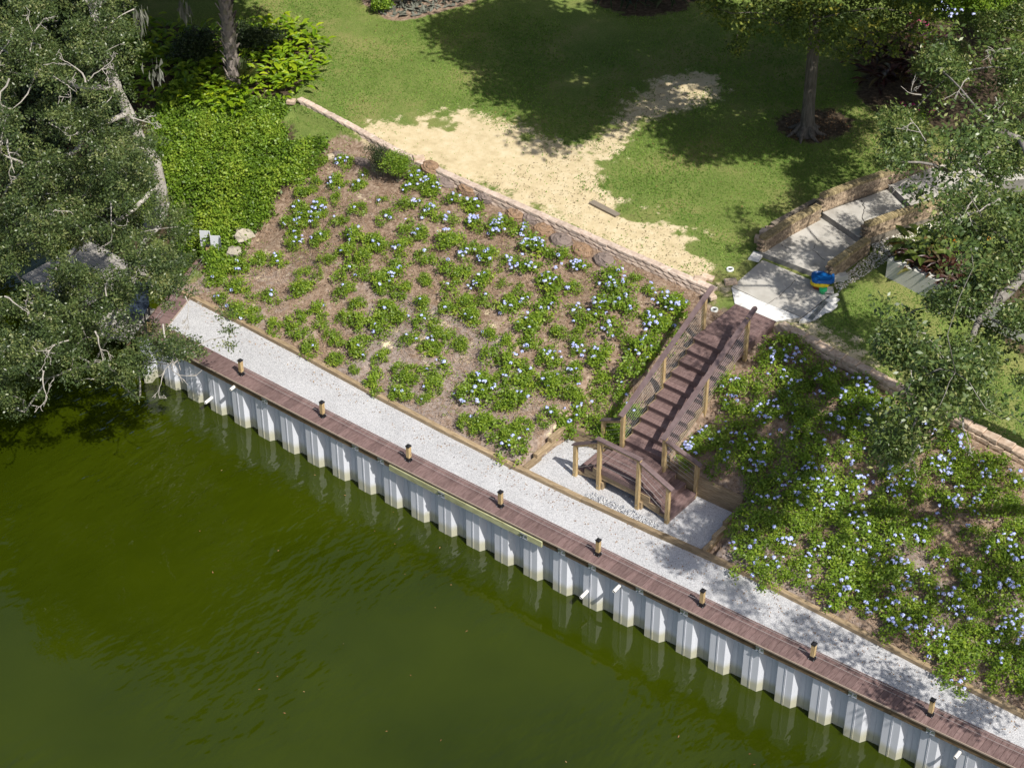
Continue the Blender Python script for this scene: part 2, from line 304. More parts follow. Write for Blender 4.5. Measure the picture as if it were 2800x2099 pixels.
class MB:
    def __init__(s): s.v = []; s.f = []
    def add(s, vs, fs):
        n = len(s.v); s.v += [tuple(p) for p in vs]; s.f += [tuple(i+n for i in f) for f in fs]; return s
    def box(s, c, d, rz=0.0, rot=None, jit=0.0, ch=0.0):
        hx, hy, hz = d[0]/2, d[1]/2, d[2]/2
        R = rot if rot is not None else Matrix.Rotation(rz, 3, 'Z'); c = Vector(c)
        if ch > 0:      # chamfered top edges
            vs = [(-hx, -hy, -hz), (hx, -hy, -hz), (hx, hy, -hz), (-hx, hy, -hz), (-hx, -hy, hz-ch), (hx, -hy, hz-ch), (hx, hy, hz-ch), (-hx, hy, hz-ch),
                  (-hx+ch, -hy+ch, hz), (hx-ch, -hy+ch, hz), (hx-ch, hy-ch, hz), (-hx+ch, hy-ch, hz)]
            fs = [(3, 2, 1, 0), (0, 1, 5, 4), (1, 2, 6, 5), (2, 3, 7, 6), (3, 0, 4, 7), (4, 5, 9, 8), (5, 6, 10, 9), (6, 7, 11, 10), (7, 4, 8, 11), (8, 9, 10, 11)]
        else:
            vs = [(-hx, -hy, -hz), (hx, -hy, -hz), (hx, hy, -hz), (-hx, hy, -hz), (-hx, -hy, hz), (hx, -hy, hz), (hx, hy, hz), (-hx, hy, hz)]
            fs = [(3, 2, 1, 0), (0, 1, 5, 4), (1, 2, 6, 5), (2, 3, 7, 6), (3, 0, 4, 7), (4, 5, 6, 7)]
        vs = [c+R@Vector([p[i]+(random.uniform(-jit, jit) if jit else 0) for i in range(3)]) for p in vs]
        return s.add(vs, fs)
    def bar(s, a, b, w, h, up=(0, 0, 1)):           # box along a->b
        a, b = Vector(a), Vector(b); d = b-a; L = d.length; x = d.normalized(); y = Vector(up).cross(x)
        if y.length < 1e-4: y = Vector((0, 1, 0))
        y.normalize(); z = x.cross(y)
        R = Matrix((x, y, z)).transposed(); return s.box((a+b)/2, (L, w, h), rot=R)
    def tube(s, pts, rad, n=6, cap=True):
        pts = [Vector(p) for p in pts]; rad = rad if hasattr(rad, '__len__') else [rad]*len(pts); base = len(s.v); u = None
        for i, p in enumerate(pts):
            d = (pts[min(i+1, len(pts)-1)]-pts[max(i-1, 0)]).normalized()
            if u is None: u = d.orthogonal().normalized()
            else: u = (u-d*u.dot(d)); u = u.normalized() if u.length > 1e-6 else d.orthogonal().normalized()
            w = d.cross(u)
            for k in range(n): a = 2*math.pi*k/n; s.v.append(tuple(p+(u*math.cos(a)+w*math.sin(a))*rad[i]))
        for i in range(len(pts)-1):
            for k in range(n): s.f.append((base+i*n+k, base+i*n+(k+1) % n, base+(i+1)*n+(k+1) % n, base+(i+1)*n+k))
        if cap: s.f.append(tuple(base+k for k in reversed(range(n)))); s.f.append(tuple(base+(len(pts)-1)*n+k for k in range(n)))
        return s
    def prism(s, poly, z0, z1):
        n = len(poly); z0 = z0 if hasattr(z0, '__len__') else [z0]*n; z1 = z1 if hasattr(z1, '__len__') else [z1]*n
        vs = [(*p[:2], z0[i]) for i, p in enumerate(poly)]+[(*p[:2], z1[i]) for i, p in enumerate(poly)]
        fs = [tuple(reversed(range(n))), tuple(range(n, 2*n))]+[(i, (i+1) % n, n+(i+1) % n, n+i) for i in range(n)]
        return s.add(vs, fs)
    def mesh(s, name, mat, smooth=False):
        me = bpy.data.meshes.new(name); me.from_pydata(s.v, [], s.f); me.update()
        if smooth: me.polygons.foreach_set('use_smooth', [True]*len(me.polygons))
        me.materials.append(M[mat]); return me
    def obj(s, name, mat, parent=None, smooth=False, loc=None, rot=None): return obj(name, s.mesh(name, mat, smooth), parent, loc, rot)
def unit(n):
    v = RNG.normal(size=(n, 3)); return v/np.linalg.norm(v, axis=1, keepdims=True)
def leaves_geo(C, L, W, up=.5, droop=0.0, rnd=None, fold=.0):
    """diamond leaves at C; returns V,F,attr"""
    n = len(C); d = unit(n); d[:, 2] = d[:, 2]*(1-up*.6)-droop; d /= np.linalg.norm(d, axis=1, keepdims=True)
    nn = unit(n)*(1-up); nn[:, 2] += up; s = np.cross(d, nn); s /= np.linalg.norm(s, axis=1, keepdims=True)+1e-9
    nm = np.cross(s, d)
    Ls = (np.asarray(L)*np.ones(n))[:, None]*RNG.uniform(.7, 1.25, (n, 1)); Ws = (np.asarray(W)*np.ones(n))[:, None]*RNG.uniform(.75, 1.2, (n, 1))
    V = np.empty((n, 4, 3)); V[:, 0] = C; V[:, 1] = C+d*Ls*.45+s*Ws*.5+nm*Ws*fold; V[:, 2] = C+d*Ls; V[:, 3] = C+d*Ls*.45-s*Ws*.5+nm*Ws*fold
    F = np.arange(n*4).reshape(n, 4); r = rnd if rnd is not None else RNG.beta(2, 2.2, n)
    return V.reshape(-1, 3), F, np.repeat(r, 4)
def leaf_mesh(name, C, L, W, mat, **k):
    V, F, r = leaves_geo(C, L, W, **k); return mesh_np(name, V, F, mat, {'rnd': r})
def blob_points(blobs, twigs, per, tw=.16, shell=.45, flat=.7):
    """blobs: (x,y,z,r); leaf positions gathered round twig tips near each blob's surface"""
    B = np.asarray(blobs, float); out = []; rr = []
    for b in B:
        nt_ = max(3, int(twigs*(b[3]/.8)**2)); u = unit(nt_); u[:, 2] = np.abs(u[:, 2])*RNG.choice([1, 1, -.6], nt_)
        T = b[:3]+u*(b[3]*(shell+(1-shell)*RNG.random((nt_, 1))**.5))*np.array([1, 1, flat])
        P = np.repeat(T, per, 0)+RNG.normal(size=(nt_*per, 3))*tw*np.array([1, 1, .7]); out.append(P)
        tone = np.repeat(np.clip(RNG.normal(.47, .22, nt_), .03, .97), per); rr.append(np.clip(tone+RNG.normal(0, .13, nt_*per), 0, 1))
    return np.concatenate(out), np.concatenate(rr)
def limb(mb, a, b, r0, r1, n=5, sag=.12, seg=6):
    a, b = Vector(a), Vector(b); d = (b-a).length; pts = []
    w1, w2 = Vector([random.uniform(-1, 1)*d*sag*.5 for _ in range(3)]), Vector([random.uniform(-1, 1)*d*sag*.4 for _ in range(3)])
    for i in range(seg+1):
        t = i/seg; p = a.lerp(b, t)+Vector((0, 0, 1))*math.sin(math.pi*t)*d*sag*.5+w1*math.sin(math.pi*t)+w2*math.sin(2*math.pi*t); pts.append(p)
    mb.tube(pts, [r0+(r1-r0)*i/seg for i in range(seg+1)], n); return pts
def grow(mb, nodes, targets, r0=.03, r1=.008, drop=.15):
    nodes = [Vector(n) for n in nodes]; T = [Vector(t)-Vector((0, 0, drop)) for t in targets]; rank = [0]*len(nodes)
    T.sort(key=lambda t: min((t-n).length for n in nodes))
    for t in T:
        i = min(range(len(nodes)), key=lambda k: (nodes[k]-t).length); d = .7**rank[i]
        limb(mb, nodes[i], t, max(r1*1.4, r0*d), max(r1, r0*d*.6), 4, seg=4); nodes.append(t); rank.append(rank[i]+1)
def dead_branch(mb, a, dirv, L, r, depth=3):
    a = Vector(a); d = Vector(dirv).normalized(); pts = [a]; n = 5
    for i in range(n):
        d = (d+Vector([random.uniform(-.42, .42) for _ in range(3)])).normalized(); pts.append(pts[-1]+d*L/n)
    mb.tube(pts, [max(.006, r*(1-.75*i/n)) for i in range(n+1)], 4 if depth < 3 else 5)
    if depth > 0:
        for k in range(random.choice((2, 2, 3))):
            i = random.randint(2, n); dd = (d+Vector([random.uniform(-.9, .9) for _ in range(3)])).normalized()
            dead_branch(mb, pts[i], dd, L*random.uniform(.4, .65), r*.55, depth-1)

# ================================================================== SETTING
# ---- the ground: one sheet with lawn, sand, mulch and soil zones
def Dpoly(pts): return np.array([Dh(*p) for p in pts])
SAND = Dpoly([(762, 300), (815, 262), (880, 258), (940, 250), (1000, 240), (1090, 262), (1170, 292), (1240, 324), (1290, 300), (1340, 250), (1380, 205), (1440, 163), (1545, 165), (1555, 205), (1480, 240),
              (1385, 260), (1335, 330), (1280, 390), (1330, 425), (1420, 455), (1500, 505), (1545, 555), (1572, 600), (1545, 622), (1400, 570), (1250, 505), (1050, 420), (900, 350), (830, 318)])
SAND2 = Dpoly([(715, 322), (770, 300), (835, 330), (860, 352), (800, 345)])
SAND3 = Dpoly([(1700, 705), (1760, 715), (1850, 765), (1960, 850), (1900, 835), (1790, 765)])
BED_TL = Dpoly([(760, -20), (790, 12), (830, 42), (870, 46), (950, 28), (1030, 2), (1050, -30)])
BED_TM = Dpoly([(1240, -20), (1290, 12), (1350, 34), (1420, 36), (1480, 20), (1530, -20)])
BED_TREE = Dpoly([(1675, 262), (1720, 240), (1800, 235), (1842, 262), (1830, 285), (1790, 305), (1740, 312), (1690, 290)])
BED_R = Dpoly([(1850, 210), (1880, 90), (2000, 40), (2160, 60), (2260, 180), (2260, 330), (2100, 320), (2010, 270), (1900, 245)])
BED_W = Dpoly([(1940, 560), (1990, 525), (2080, 530), (2180, 580), (2260, 640), (2260, 800), (2150, 720), (2040, 640)])
VINE = Dpoly([(300, 300), (330, 215), (400, 170), (470, 200), (560, 205), (610, 225), (605, 260), (640, 300), (700, 328), (665, 372), (625, 430), (600, 480), (560, 505), (520, 545), (492, 600), (440, 600), (380, 560), (330, 480), (290, 380)])
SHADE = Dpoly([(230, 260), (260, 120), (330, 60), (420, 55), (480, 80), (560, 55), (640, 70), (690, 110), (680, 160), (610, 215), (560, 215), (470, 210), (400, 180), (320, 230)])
PATHP = np.array([(12.9, 8.75), (13.9, 8.75), (14.75, 9.2), (14.95, 10.2), (14.8, 10.6), (14.5, 10.8), (14.18, 11.1), (14.3, 13.0), (14.8, 14.9), (15.9, 17.5), (18.4, 20.6), (16.8, 22.3), (14.1, 18.4), (13.3, 15.8), (12.5, 13.5), (12.16, 11.0), (12.36, 9.3)])
def build_ground():
    xs = np.concatenate([-15-np.geomspace(400, .4, 14), np.arange(-15, 28.01, .1), 28+np.geomspace(.4, 400, 14)])
    ys = np.concatenate([-60+np.array([0]), np.arange(-12, .3, 2.0), np.arange(.3, 31.01, .1), 31+np.geomspace(.4, 500, 14)])
    X, Y = np.meshgrid(xs, ys); Z = ground_z(X, Y)
    # the lake bed lies deep where there is water
    xl = -1.05-.375*Y; water = (Y < bow(X)+.37) & (X > xl-.01)
    Z = np.where(water, -1.5, Z)
    Z = np.where(sd_poly(X, Y, PATHP) > -.02, np.minimum(Z, np.where(Y < 10.9, 3.80, 3.95)), Z)
    fine = (X > -15) & (X < 28) & (Y > .9) & (Y < 31)
    rng = np.random.default_rng(3)
    def smooth_noise(cell, amp):
        gx = (X-X.min())/cell; gy = (Y-Y.min())/cell; t = rng.normal(size=(4096,))
        ix = np.floor(gx).astype(int); iy = np.floor(gy).astype(int); fx = gx-ix; fy = gy-iy
        h = lambda a, b: t[(a*73856093 ^ b*19349663) & 4095]
        fx = fx*fx*(3-2*fx); fy = fy*fy*(3-2*fy)
        return amp*((h(ix, iy)*(1-fx)+h(ix+1, iy)*fx)*(1-fy)+(h(ix, iy+1)*(1-fx)+h(ix+1, iy+1)*fx)*fy)
    inbed = (Y > yt(X)+.2) & (Y < wall_y(X)-.25) & ~((X > 11) & (X < 16.3) & (Y < 4.1)) & ~((X > 12.5) & (X < 14.2))
    Z = Z+np.where(fine & inbed, smooth_noise(.8, .035)+smooth_noise(.3, .018), 0)+np.where(fine & (Y > wall_y(X)+.3), smooth_noise(1.6, .012), 0)
    sand = np.maximum.reduce([sd_poly(X, Y, p) for p in (SAND, SAND2, SAND3)])
    for (u, v, r) in ((965, 278, .75), (1385, 472, .6), (1350, 455, .35), (1560, 545, .55), (1590, 590, .5), (1470, 470, .3), (1130, 300, .3), (1500, 540, .25), (880, 262, .25)):
        c = Dh(u, v); sand = sand-1.0*np.exp(-((X-c[0])**2+(Y-c[1])**2*1.8)/(r*r))
    sand = sand*.8+.10*np.where(sand > 0, 1, 0)*0+smooth_noise(.9, .13)+smooth_noise(.35, .08)
    bedl = np.minimum.reduce([Y-(yt(X)-.3), (wall_y(X)+.02)-Y, X-(-1.75+.12*np.sin(Y*3))])
    mul = np.maximum.reduce([bedl, sd_poly(X, Y, BED_TL)])
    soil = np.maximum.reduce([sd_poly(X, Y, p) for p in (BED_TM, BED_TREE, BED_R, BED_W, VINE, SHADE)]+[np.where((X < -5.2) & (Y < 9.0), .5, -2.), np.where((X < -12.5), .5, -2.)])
    spots = smooth_noise(1.1, .05)+np.where((Y > 2.6) & (Y < 7.8), -.17, -.5)+np.where(X > 14, -.12, 0)
    grey = smooth_noise(1.3, .12)+np.where(Y < 5.0, -.02, -.26)+np.where((X > 4) & (X < 8) & (Y < 5), .15, 0)
    nx, ny = len(xs), len(ys); idx = np.arange(nx*ny).reshape(ny, nx)
    F = np.stack([idx[:-1, :-1], idx[:-1, 1:], idx[1:, 1:], idx[1:, :-1]], -1).reshape(-1, 4)
    V = np.stack([X, Y, Z], -1).reshape(-1, 3)
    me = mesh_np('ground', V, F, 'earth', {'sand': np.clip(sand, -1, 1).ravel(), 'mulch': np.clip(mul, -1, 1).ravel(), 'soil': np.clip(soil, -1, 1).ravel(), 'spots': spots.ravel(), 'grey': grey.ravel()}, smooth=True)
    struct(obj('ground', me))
build_ground()
# ---- lake
wm = MB().add([(-400, -400, 0), (400, -400, 0), (400, 60, 0), (-400, 60, 0)], [(0, 1, 2, 3)])
struct(wm.obj('lake_water', 'lake'))
# ---- gravel path beside the boardwalk, with the bay round the foot of the stairs
def build_gravel():
    xs = np.linspace(-1.4, 32, 200); V = []; F = []
    for i, x in enumerate(xs):
        y0 = bow(x)+.605; y1 = yt(x)+.05
        for k in range(6): V.append((x-.0, y0+(y1-y0)*k/5, ZG+.012*math.sin(x*3+k)*.3))
    for i in range(len(xs)-1):
        for k in range(5): a = i*6+k; F.append((a, a+6, a+7, a+1))
    # corner by the return wall
    n = len(V); V += [(-1.4, .62, ZG), (-.66, .62, ZG), (-1.4, 1.98, ZG-.002), (-1.18, 1.98, ZG-.002)]
    m = MB(); m.v = V[:n]; m.f = F
    m.add([(11.05, 1.9, ZG-.004), (16.3, 2.1, ZG-.004), (16.3, 3.99, ZG-.004), (11.05, 3.99, ZG-.004)], [(0, 1, 2, 3)])
    struct(m.obj('gravel_path', 'gravel', smooth=True))
build_gravel()

# ================================================================== SEAWALL
sw = thing('seawall', 'pale grey corrugated vinyl sheet pile seawall with timber wale standing in green water', 'seawall', (0, 0, 0))
def pile_mesh():
    prof = [(-.42, .07), (-.225, .07), (-.222, .058), (-.212, .058), (-.209, .07), (-.200, .07), (-.197, .058), (-.187, .058), (-.184, .07), (0, .07), (.11, .25), (.235, .25), (.238, .238), (.250, .238), (.253, .25), (.40, .25), (.4938, .072)]
    z0, z1 = -1.2, ZB-.06; v = []; f = []; n = len(prof)
    for (x, y) in prof: v += [(x, y, z0), (x, y, z1)]
    for (x, y) in prof: v += [(x, y+.02, z0), (x, y+.02, z1)]
    for i in range(n-1):
        a = 2*i; f.append((a, a+2, a+3, a+1)); b = 2*n+2*i; f.append((b+1, b+3, b+2, b)); f.append((a+1, a+3, b+3, b+1))
    m = MB(); m.v = v; m.f = f; return m.mesh('sheet_pile', 'vinyl')
pm = pile_mesh()
for i in range(-1, 33):
    x = i*PIT; o = obj('sheet_pile', pm, sw, (x, bow(x), 0), (0, 0, math.atan(slope_bow(x))))
    if i < 0: o.location.x = -.914*1.0; 
def wall_piece(x0, x1, y0, y1, z0, z1, mat, name, parent):
    n = max(2, int((x1-x0)/.6)); xs = np.linspace(x0, x1, n+1); m = MB(); v = []; f = []
    for x in xs: b = bow(x); v += [(x, b+y0, z0), (x, b+y1, z0), (x, b+y1, z1), (x, b+y0, z1)]
    for i in range(n):
        a = 4*i
        for k in range(4): f.append((a+k, a+(k+1) % 4, a+4+(k+1) % 4, a+4+k)[::-1])
    f.append((0, 1, 2, 3)); f.append(tuple(4*n+k for k in (3, 2, 1, 0)))
    c = ((x0+x1)/2, float(bow((x0+x1)/2)), 0); v = [(p[0]-c[0], p[1]-c[1], p[2]) for p in v]
    m.v = v; m.f = f; return m.obj(name, mat, parent, loc=c)
joints = [-1.12, 1.7, 5.1, 8.35, 11.95, 15.5, 19.1, 22.6, 26.2, 30.2]
for a, b in zip(joints[:-1], joints[1:]): wall_piece(a+.004, b-.004, .012, .062, ZB-.235, ZB-.052, 'wale', 'wale_board', sw)
for a, b in ((8.1, 10.6), (10.61, 13.0)): wall_piece(a, b, -.038, .010, ZB-.285, ZB-.115, 'green_wale', 'wale_board', sw)
for a, b in zip(joints[:-1], joints[1:]): wall_piece(a+.003, b-.003, -.020, .030, ZB-.050, ZB-.010, 'edge_trim', 'edge_trim', sw)
for (u, v) in ((970, 1222), (1040, 1267), (1209, 1347), (1434, 1455), (1534, 1506), (1618, 1543), (1748, 1607), (1870, 1663), (2077, 1768), (2331, 1893), (2543, 2003), (720, 1075)):
    p = at_y(u, v, .3)
    for _ in range(4): p = at_y(u, v, float(bow(p[0]))-.02)
    x = p[0]; r = math.atan(slope_bow(x)); y = float(bow(x)); green = 8.1 < x < 13.0
    yy = y-(.046 if green else -.004); z = ZB-.20 if green else ZB-.15
    m = MB().box((0, 0, 0), (.21, .014, .15)).box((0, -.012, .066), (.21, .03, .012)).box((0, -.012, -.066), (.21, .03, .012))
    pl = m.obj('bracket_plate', 'steel', sw, loc=(x, yy, z), rot=(0, 0, r))
    MB().tube([(0, -.007, 0), (0, -.045, 0)], .018, 6).obj('bolt', 'steel', pl)
for (u, v, L) in ((571, 1093, .2), (636, 1060, .14), (1598, 1623, .2), (1688, 1606, .2), (2618, 2062, .16)):
    p = at_y(u, v, .07)
    for _ in range(4): p = at_y(u, v, float(bow(p[0]))-.05)
    m = MB(); n = 12; ro, ri = .046, .036
    for y in (.30, -L): m.v += [(ro*math.cos(2*math.pi*k/n), y, ro*math.sin(2*math.pi*k/n)) for k in range(n)]
    for y in (-L, .2): m.v += [(ri*math.cos(2*math.pi*k/n), y, ri*math.sin(2*math.pi*k/n)) for k in range(n)]
    for j in range(3):
        for k in range(n): m.f.append((j*n+k, j*n+(k+1) % n, (j+1)*n+(k+1) % n, (j+1)*n+k)[::-1])
    m.f.append(tuple(3*n+k for k in range(n)))
    m.obj('drain_pipe', 'pvc', sw, smooth=False, loc=(p[0], float(bow(p[0])), p[2]), rot=(.12, 0, 0))
# ---- boardwalk on top of the wall
bw = thing('boardwalk', 'narrow brown composite plank boardwalk along the top of the grey seawall', 'boardwalk', (0, 0, ZB))
PW = .1572
plank = MB().box((0, 0, -.0175), (PW-.007, .612, .035), ch=.003).mesh('plank', 'deck')
x = -.36
while x < 30.5:
    a = math.atan(slope_bow(x)); obj('plank', plank, bw, (x-math.sin(a)*.305, float(bow(x))+.305, random.uniform(-.0015, .0015)), (0, 0, a+random.uniform(-.003, .003))); x += PW
# ---- the return deck along the inlet
rd = thing('side_deck', 'short brown plank deck turning inland beside the pale gravel, shaded by the oak', 'deck', (0, 0, ZB))
ang = math.atan2(4.0, -1.5)            # direction of its length
du = Vector((math.cos(ang), math.sin(ang), 0)); dn = Vector((-du.y, du.x, 0))      # dn points to the inlet
plank2 = MB().box((0, 0, -.0175), (PW-.007, .66, .035), ch=.003).mesh('plank', 'deck')
o0 = Vector((-.46, -.02, 0))
def trap(pts, name, parent, mat='deck'):
    MB().prism(pts, -.035, -.001).obj(name, mat, parent)
s = .10
while s < 4.05:
    c = o0+du*s+dn*.33
    if s > .34: obj('plank', plank2, rd, (c.x, c.y, 0), (0, 0, ang+random.uniform(-.003, .003)))
    s += PW
trap([(-1.12, -.005), (-.45, -.005), (-.46-.10, .28)], 'plank', rd); trap([(-1.12, .01), (-.57, .29), (-.68, .36), (-1.18, .18)], 'plank', rd)
p0 = o0+du*.3; p1 = o0+du*4.1
MB().bar((p0.x, p0.y, -.02), (p1.x, p1.y, -.02), .03, .05).obj('edge_trim', 'edge_trim', rd)
q0 = o0+du*.1+dn*.69; q1 = o0+du*4.1+dn*.69
MB().bar((q0.x, q0.y, -.13), (q1.x, q1.y, -.13), .05, .19).obj('wale_board', 'wale', rd)
ret = thing('return_seawall', 'grey sheet pile return wall under the side deck along the inlet', 'seawall', (0, 0, 0))
for i in range(6):
    c = o0+du*(.45+i*PIT*.98)+dn*.60; obj('sheet_pile', pm, ret, (c.x, c.y, -.02), (0, 0, ang+math.pi))
# leftover pile end standing above the deck end
pe = tag(MB().obj('sheet_pile_end', 'vinyl'), 'pale grey sheet pile end standing upright at the end of the side deck', 'sheet pile')
bpy.data.objects.remove(pe)
m = MB(); zz0, zz1 = .8, 2.28
pr_ = [Vector((-2.74, 4.36, 0)), Vector((-2.50, 4.52, 0)), Vector((-2.30, 4.36, 0)), Vector((-2.08, 4.52, 0)), Vector((-1.98, 4.46, 0))]
pr_ = [p+Vector((-.02, -.42, 0)) for p in pr_]
for p in pr_: m.v += [(p.x, p.y, zz0), (p.x, p.y, zz1)]
for p in pr_: m.v += [(p.x+.004, p.y+.02, zz0), (p.x+.004, p.y+.02, zz1)]
n = len(pr_)
for i in range(n-1): a = 2*i; b = 2*n+2*i; m.f += [(a, a+2, a+3, a+1), (b+1, b+3, b+2, b), (a+1, a+3, b+3, b+1)]
pe = m.obj('sheet_pile_end', 'vinyl'); tag(pe, 'pale grey sheet pile end standing upright at the end of the side deck', 'sheet pile')

# ---- bollards
cap_m = MB().box((0, 0, .012), (.122, .122, .024)).add([(-.055, -.055, .024), (.055, -.055, .024), (.055, .055, .024), (-.055, .055, .024), (0, 0, .052)], [(0, 1, 4), (1, 2, 4), (2, 3, 4), (3, 0, 4)]).mesh('cap', 'black')
post_m = MB().box((0, 0, .25), (.098, .098, .43)).mesh('post', 'post_wood')
skirt_m = MB().box((0, 0, .055), (.118, .118, .11)).box((0, 0, .006), (.15, .15, .012)).mesh('skirt', 'black')
bolt_m = MB().tube([(0, 0, 0), (0, 0, .02)], .012, 6).mesh('bolt', 'steel')
def bollard(x, y, z, label, a, group):
    t = thing('bollard', label, 'bollard', (x, y, z), group, a)
    obj('post', post_m, t); obj('cap', cap_m, t, (0, 0, .465)); sk = obj('skirt', skirt_m, t)
    for sx, sy in ((-1, -1), (1, -1), (1, 1), (-1, 1)): obj('bolt', bolt_m, sk, (sx*.066, sy*.066, .012))
ordn = ['first', 'second', 'third', 'fourth', 'fifth', 'sixth', 'seventh', 'eighth', 'ninth']
for j in range(9):
    x = 2.513+2.98*j; bollard(x, .32+float(bow(x)), ZB, f'{ordn[j]} short timber bollard along the boardwalk counted from the side deck', math.atan(slope_bow(x)), 'bollards on the boardwalk')
b1 = Dz(325, 722, ZB); bollard(b1[0], b1[1], ZB, 'short timber bollard on the side deck where it meets the boardwalk', ang, 'bollards on the side deck')
b2 = Dz(452, 560, ZB); bollard(b2[0], b2[1], ZB, 'short timber bollard on the side deck beside the upright pile end', ang, 'bollards on the side deck')
for h, nm in ((.13, 'lower'), (.27, 'upper')):
    xs = np.linspace(2.5, 29.4, 60); m = MB().tube([(x, float(bow(x))+.32, ZB+h-.02*math.sin(math.pi*(((x-2.513)/2.98) % 1))) for x in xs], .0042, 4)
    tag(m.obj('guard_cable', 'cable'), f'{nm} thin steel cable strung between the boardwalk bollards', 'cable', None)
    m = MB().tube([(b1[0], b1[1], ZB+h), (b2[0], b2[1], ZB+h)], .0042, 4)
    tag(m.obj('guard_cable', 'cable'), f'{nm} thin steel cable between the two side deck bollards', 'cable', None)

# ---- landscape timbers
te = thing('timber_edging', 'long low edging of weathered landscape timbers between gravel path and planting slope', 'edging', (0, 0, ZG))
tim = {}
def timber(parent, a, b, w=.135, h=.14, z=None):
    a = Vector(a); b = Vector(b); d = b-a; L = d.length; m = MB().box((0, 0, 0), (L-.008, w, h), jit=.004, ch=.012)
    o = m.obj('timber', 'timber', parent, loc=(a+b)/2-(parent.location)); o.rotation_euler = d.to_track_quat('X', 'Z').to_euler(); return o
xs = [-1.55, .9, 3.4, 5.9, 8.3, 10.6, 12.9, 15.3, 17.6, 20.1, 22.5, 25, 27.5, 30]
for i, (a, b) in enumerate(zip(xs[:-1], xs[1:])): timber(te, (a, float(yt(a))+.07, ZG+.055+random.uniform(-.012, .012)), (b, float(yt(b))+.07, ZG+.055+random.uniform(-.012, .012)))
lb = thing('timber_step_edging', 'short stepped timbers at the open slope end of the gravel bay', 'edging', (11.0, 3, ZG))
timber(lb, (11.03, 2.0, ZG+.05), (11.03, 2.62, ZG+.06)); timber(lb, (11.02, 2.45, ZG+.19), (11.02, 3.25, ZG+.20)); timber(lb, (11.01, 3.05, ZG+.33), (11.01, 3.75, ZG+.34))
timber(lb, (11.0, 3.80, ZG+.06), (12.86, 3.98, ZG+.06)); timber(lb, (11.0, 3.81, ZG+.20), (12.86, 3.99, ZG+.20)); timber(lb, (11.3, 3.83, ZG+.34), (12.86, 4.0, ZG+.34))
rb = thing('timber_retaining_wall', 'stacked timber retaining wall at the dense bed end of the gravel bay', 'retaining wall', (15.5, 4, ZG))
for k in range(4): timber(rb, (14.35+.02*k, 3.99+.004*k, ZG+.06+.138*k), (16.36-.01*k, 4.06+.004*k, ZG+.06+.138*k))
timber(rb, (16.36, 3.98, ZG+.30), (16.36, 3.2, ZG+.29)); timber(rb, (16.36, 3.45, ZG+.16), (16.36, 2.75, ZG+.155)); timber(rb, (16.37, 3.0, ZG+.04), (16.37, 2.3, ZG+.03))

# ================================================================== STAIRCASE
st = thing('staircase', 'brown plank staircase with timber posts, cable railings and a landing with steps both ways', 'staircase', (13.5, 3, ZG))
SP = Vector((13.5, 3, ZG))
def sb(name, mat, m): return m.obj(name, mat, st)
def loc(p): return tuple(Vector(p)-SP)
ZL = ZG+.66; ZT = 3.95; XL, XR = 12.88, 14.04; Y0, Y1 = 3.80, 6.72; NR = 10
rise = (ZT-ZL)/NR; run = (Y1-Y0)/(NR-1)
def board(x0, x1, y0, y1, z, name='tread_board', t=.032):
    return MB().box(loc(((x0+x1)/2, (y0+y1)/2, z-t/2)), (x1-x0-.006, y1-y0-.006, t), ch=.003).obj(name, 'deck', st)
# upper flight
for k in range(1, NR+1):
    y = Y0+run*(k-1); z = ZL+rise*k
    MB().box(loc(((XL+XR)/2, y+.012, z-rise/2-.02)), (XR-XL, .022, rise-.012)).obj('riser', 'deck', st)
    if k < NR:
        board(XL-.01, XR+.01, y-.025, y+run/2-.012, z); board(XL-.01, XR+.01, y+run/2-.012, y+run, z)
# top deck
y = Y1-.025; i = 0
while y < 8.62: board(XL-.03, XR+.03, y, min(y+.145, 8.66), ZT, 'deck_board'); y += .145
for xx in (XL-.045, XR+.045):
    MB().box(loc((xx, 7.70, ZT-.14)), (.04, 1.94, .22)).obj('joist', 'deck', st)
# stringers (sawtooth) of the upper flight
def sawtooth(xx, side):
    prof = [(Y0-.02, ZL-.03)]
    for k in range(1, NR+1):
        yy = Y0+run*(k-1); prof += [(yy, ZL+rise*(k-1)-.034), (yy, ZL+rise*k-.034)]
    prof += [(Y1+.1, ZT-.034), (Y1+.1, ZT-.38), (Y0+.25, ZL-.24), (Y0-.02, ZL-.30)]
    m = MB(); n = len(prof); v = [(xx-.02, a, b) for a, b in prof]+[(xx+.02, a, b) for a, b in prof]
    v = [loc(p) for p in v]; m.add(v, [tuple(range(n)), tuple(reversed(range(n, 2*n)))]+[(i, n+i, n+(i+1) % n, (i+1) % n) for i in range(n)])
    m.obj('stringer', 'timber', st)
sawtooth(XL-.035, -1); sawtooth(XR+.035, 1)
# landing
LX0, LX1, LY0, LY1 = 12.90, 14.12, 2.66, 3.80
y = LY0; nb = 8; bwid = (LY1-LY0)/nb
for k in range(nb): board(LX0+.15, LX1, LY0+k*bwid, LY0+(k+1)*bwid, ZL, 'deck_board')
board(LX0, LX0+.145, LY0, LY1, ZL, 'deck_board')
MB().box(loc(((LX0+LX1)/2, LY0-.014, ZL-.085)), (LX1-LX0, .024, .16)).obj('fascia', 'deck', st)
MB().box(loc(((LX0+LX1)/2, LY0+.03, ZL-.27)), (LX1-LX0-.1, .045, .19)).obj('joist', 'timber', st)
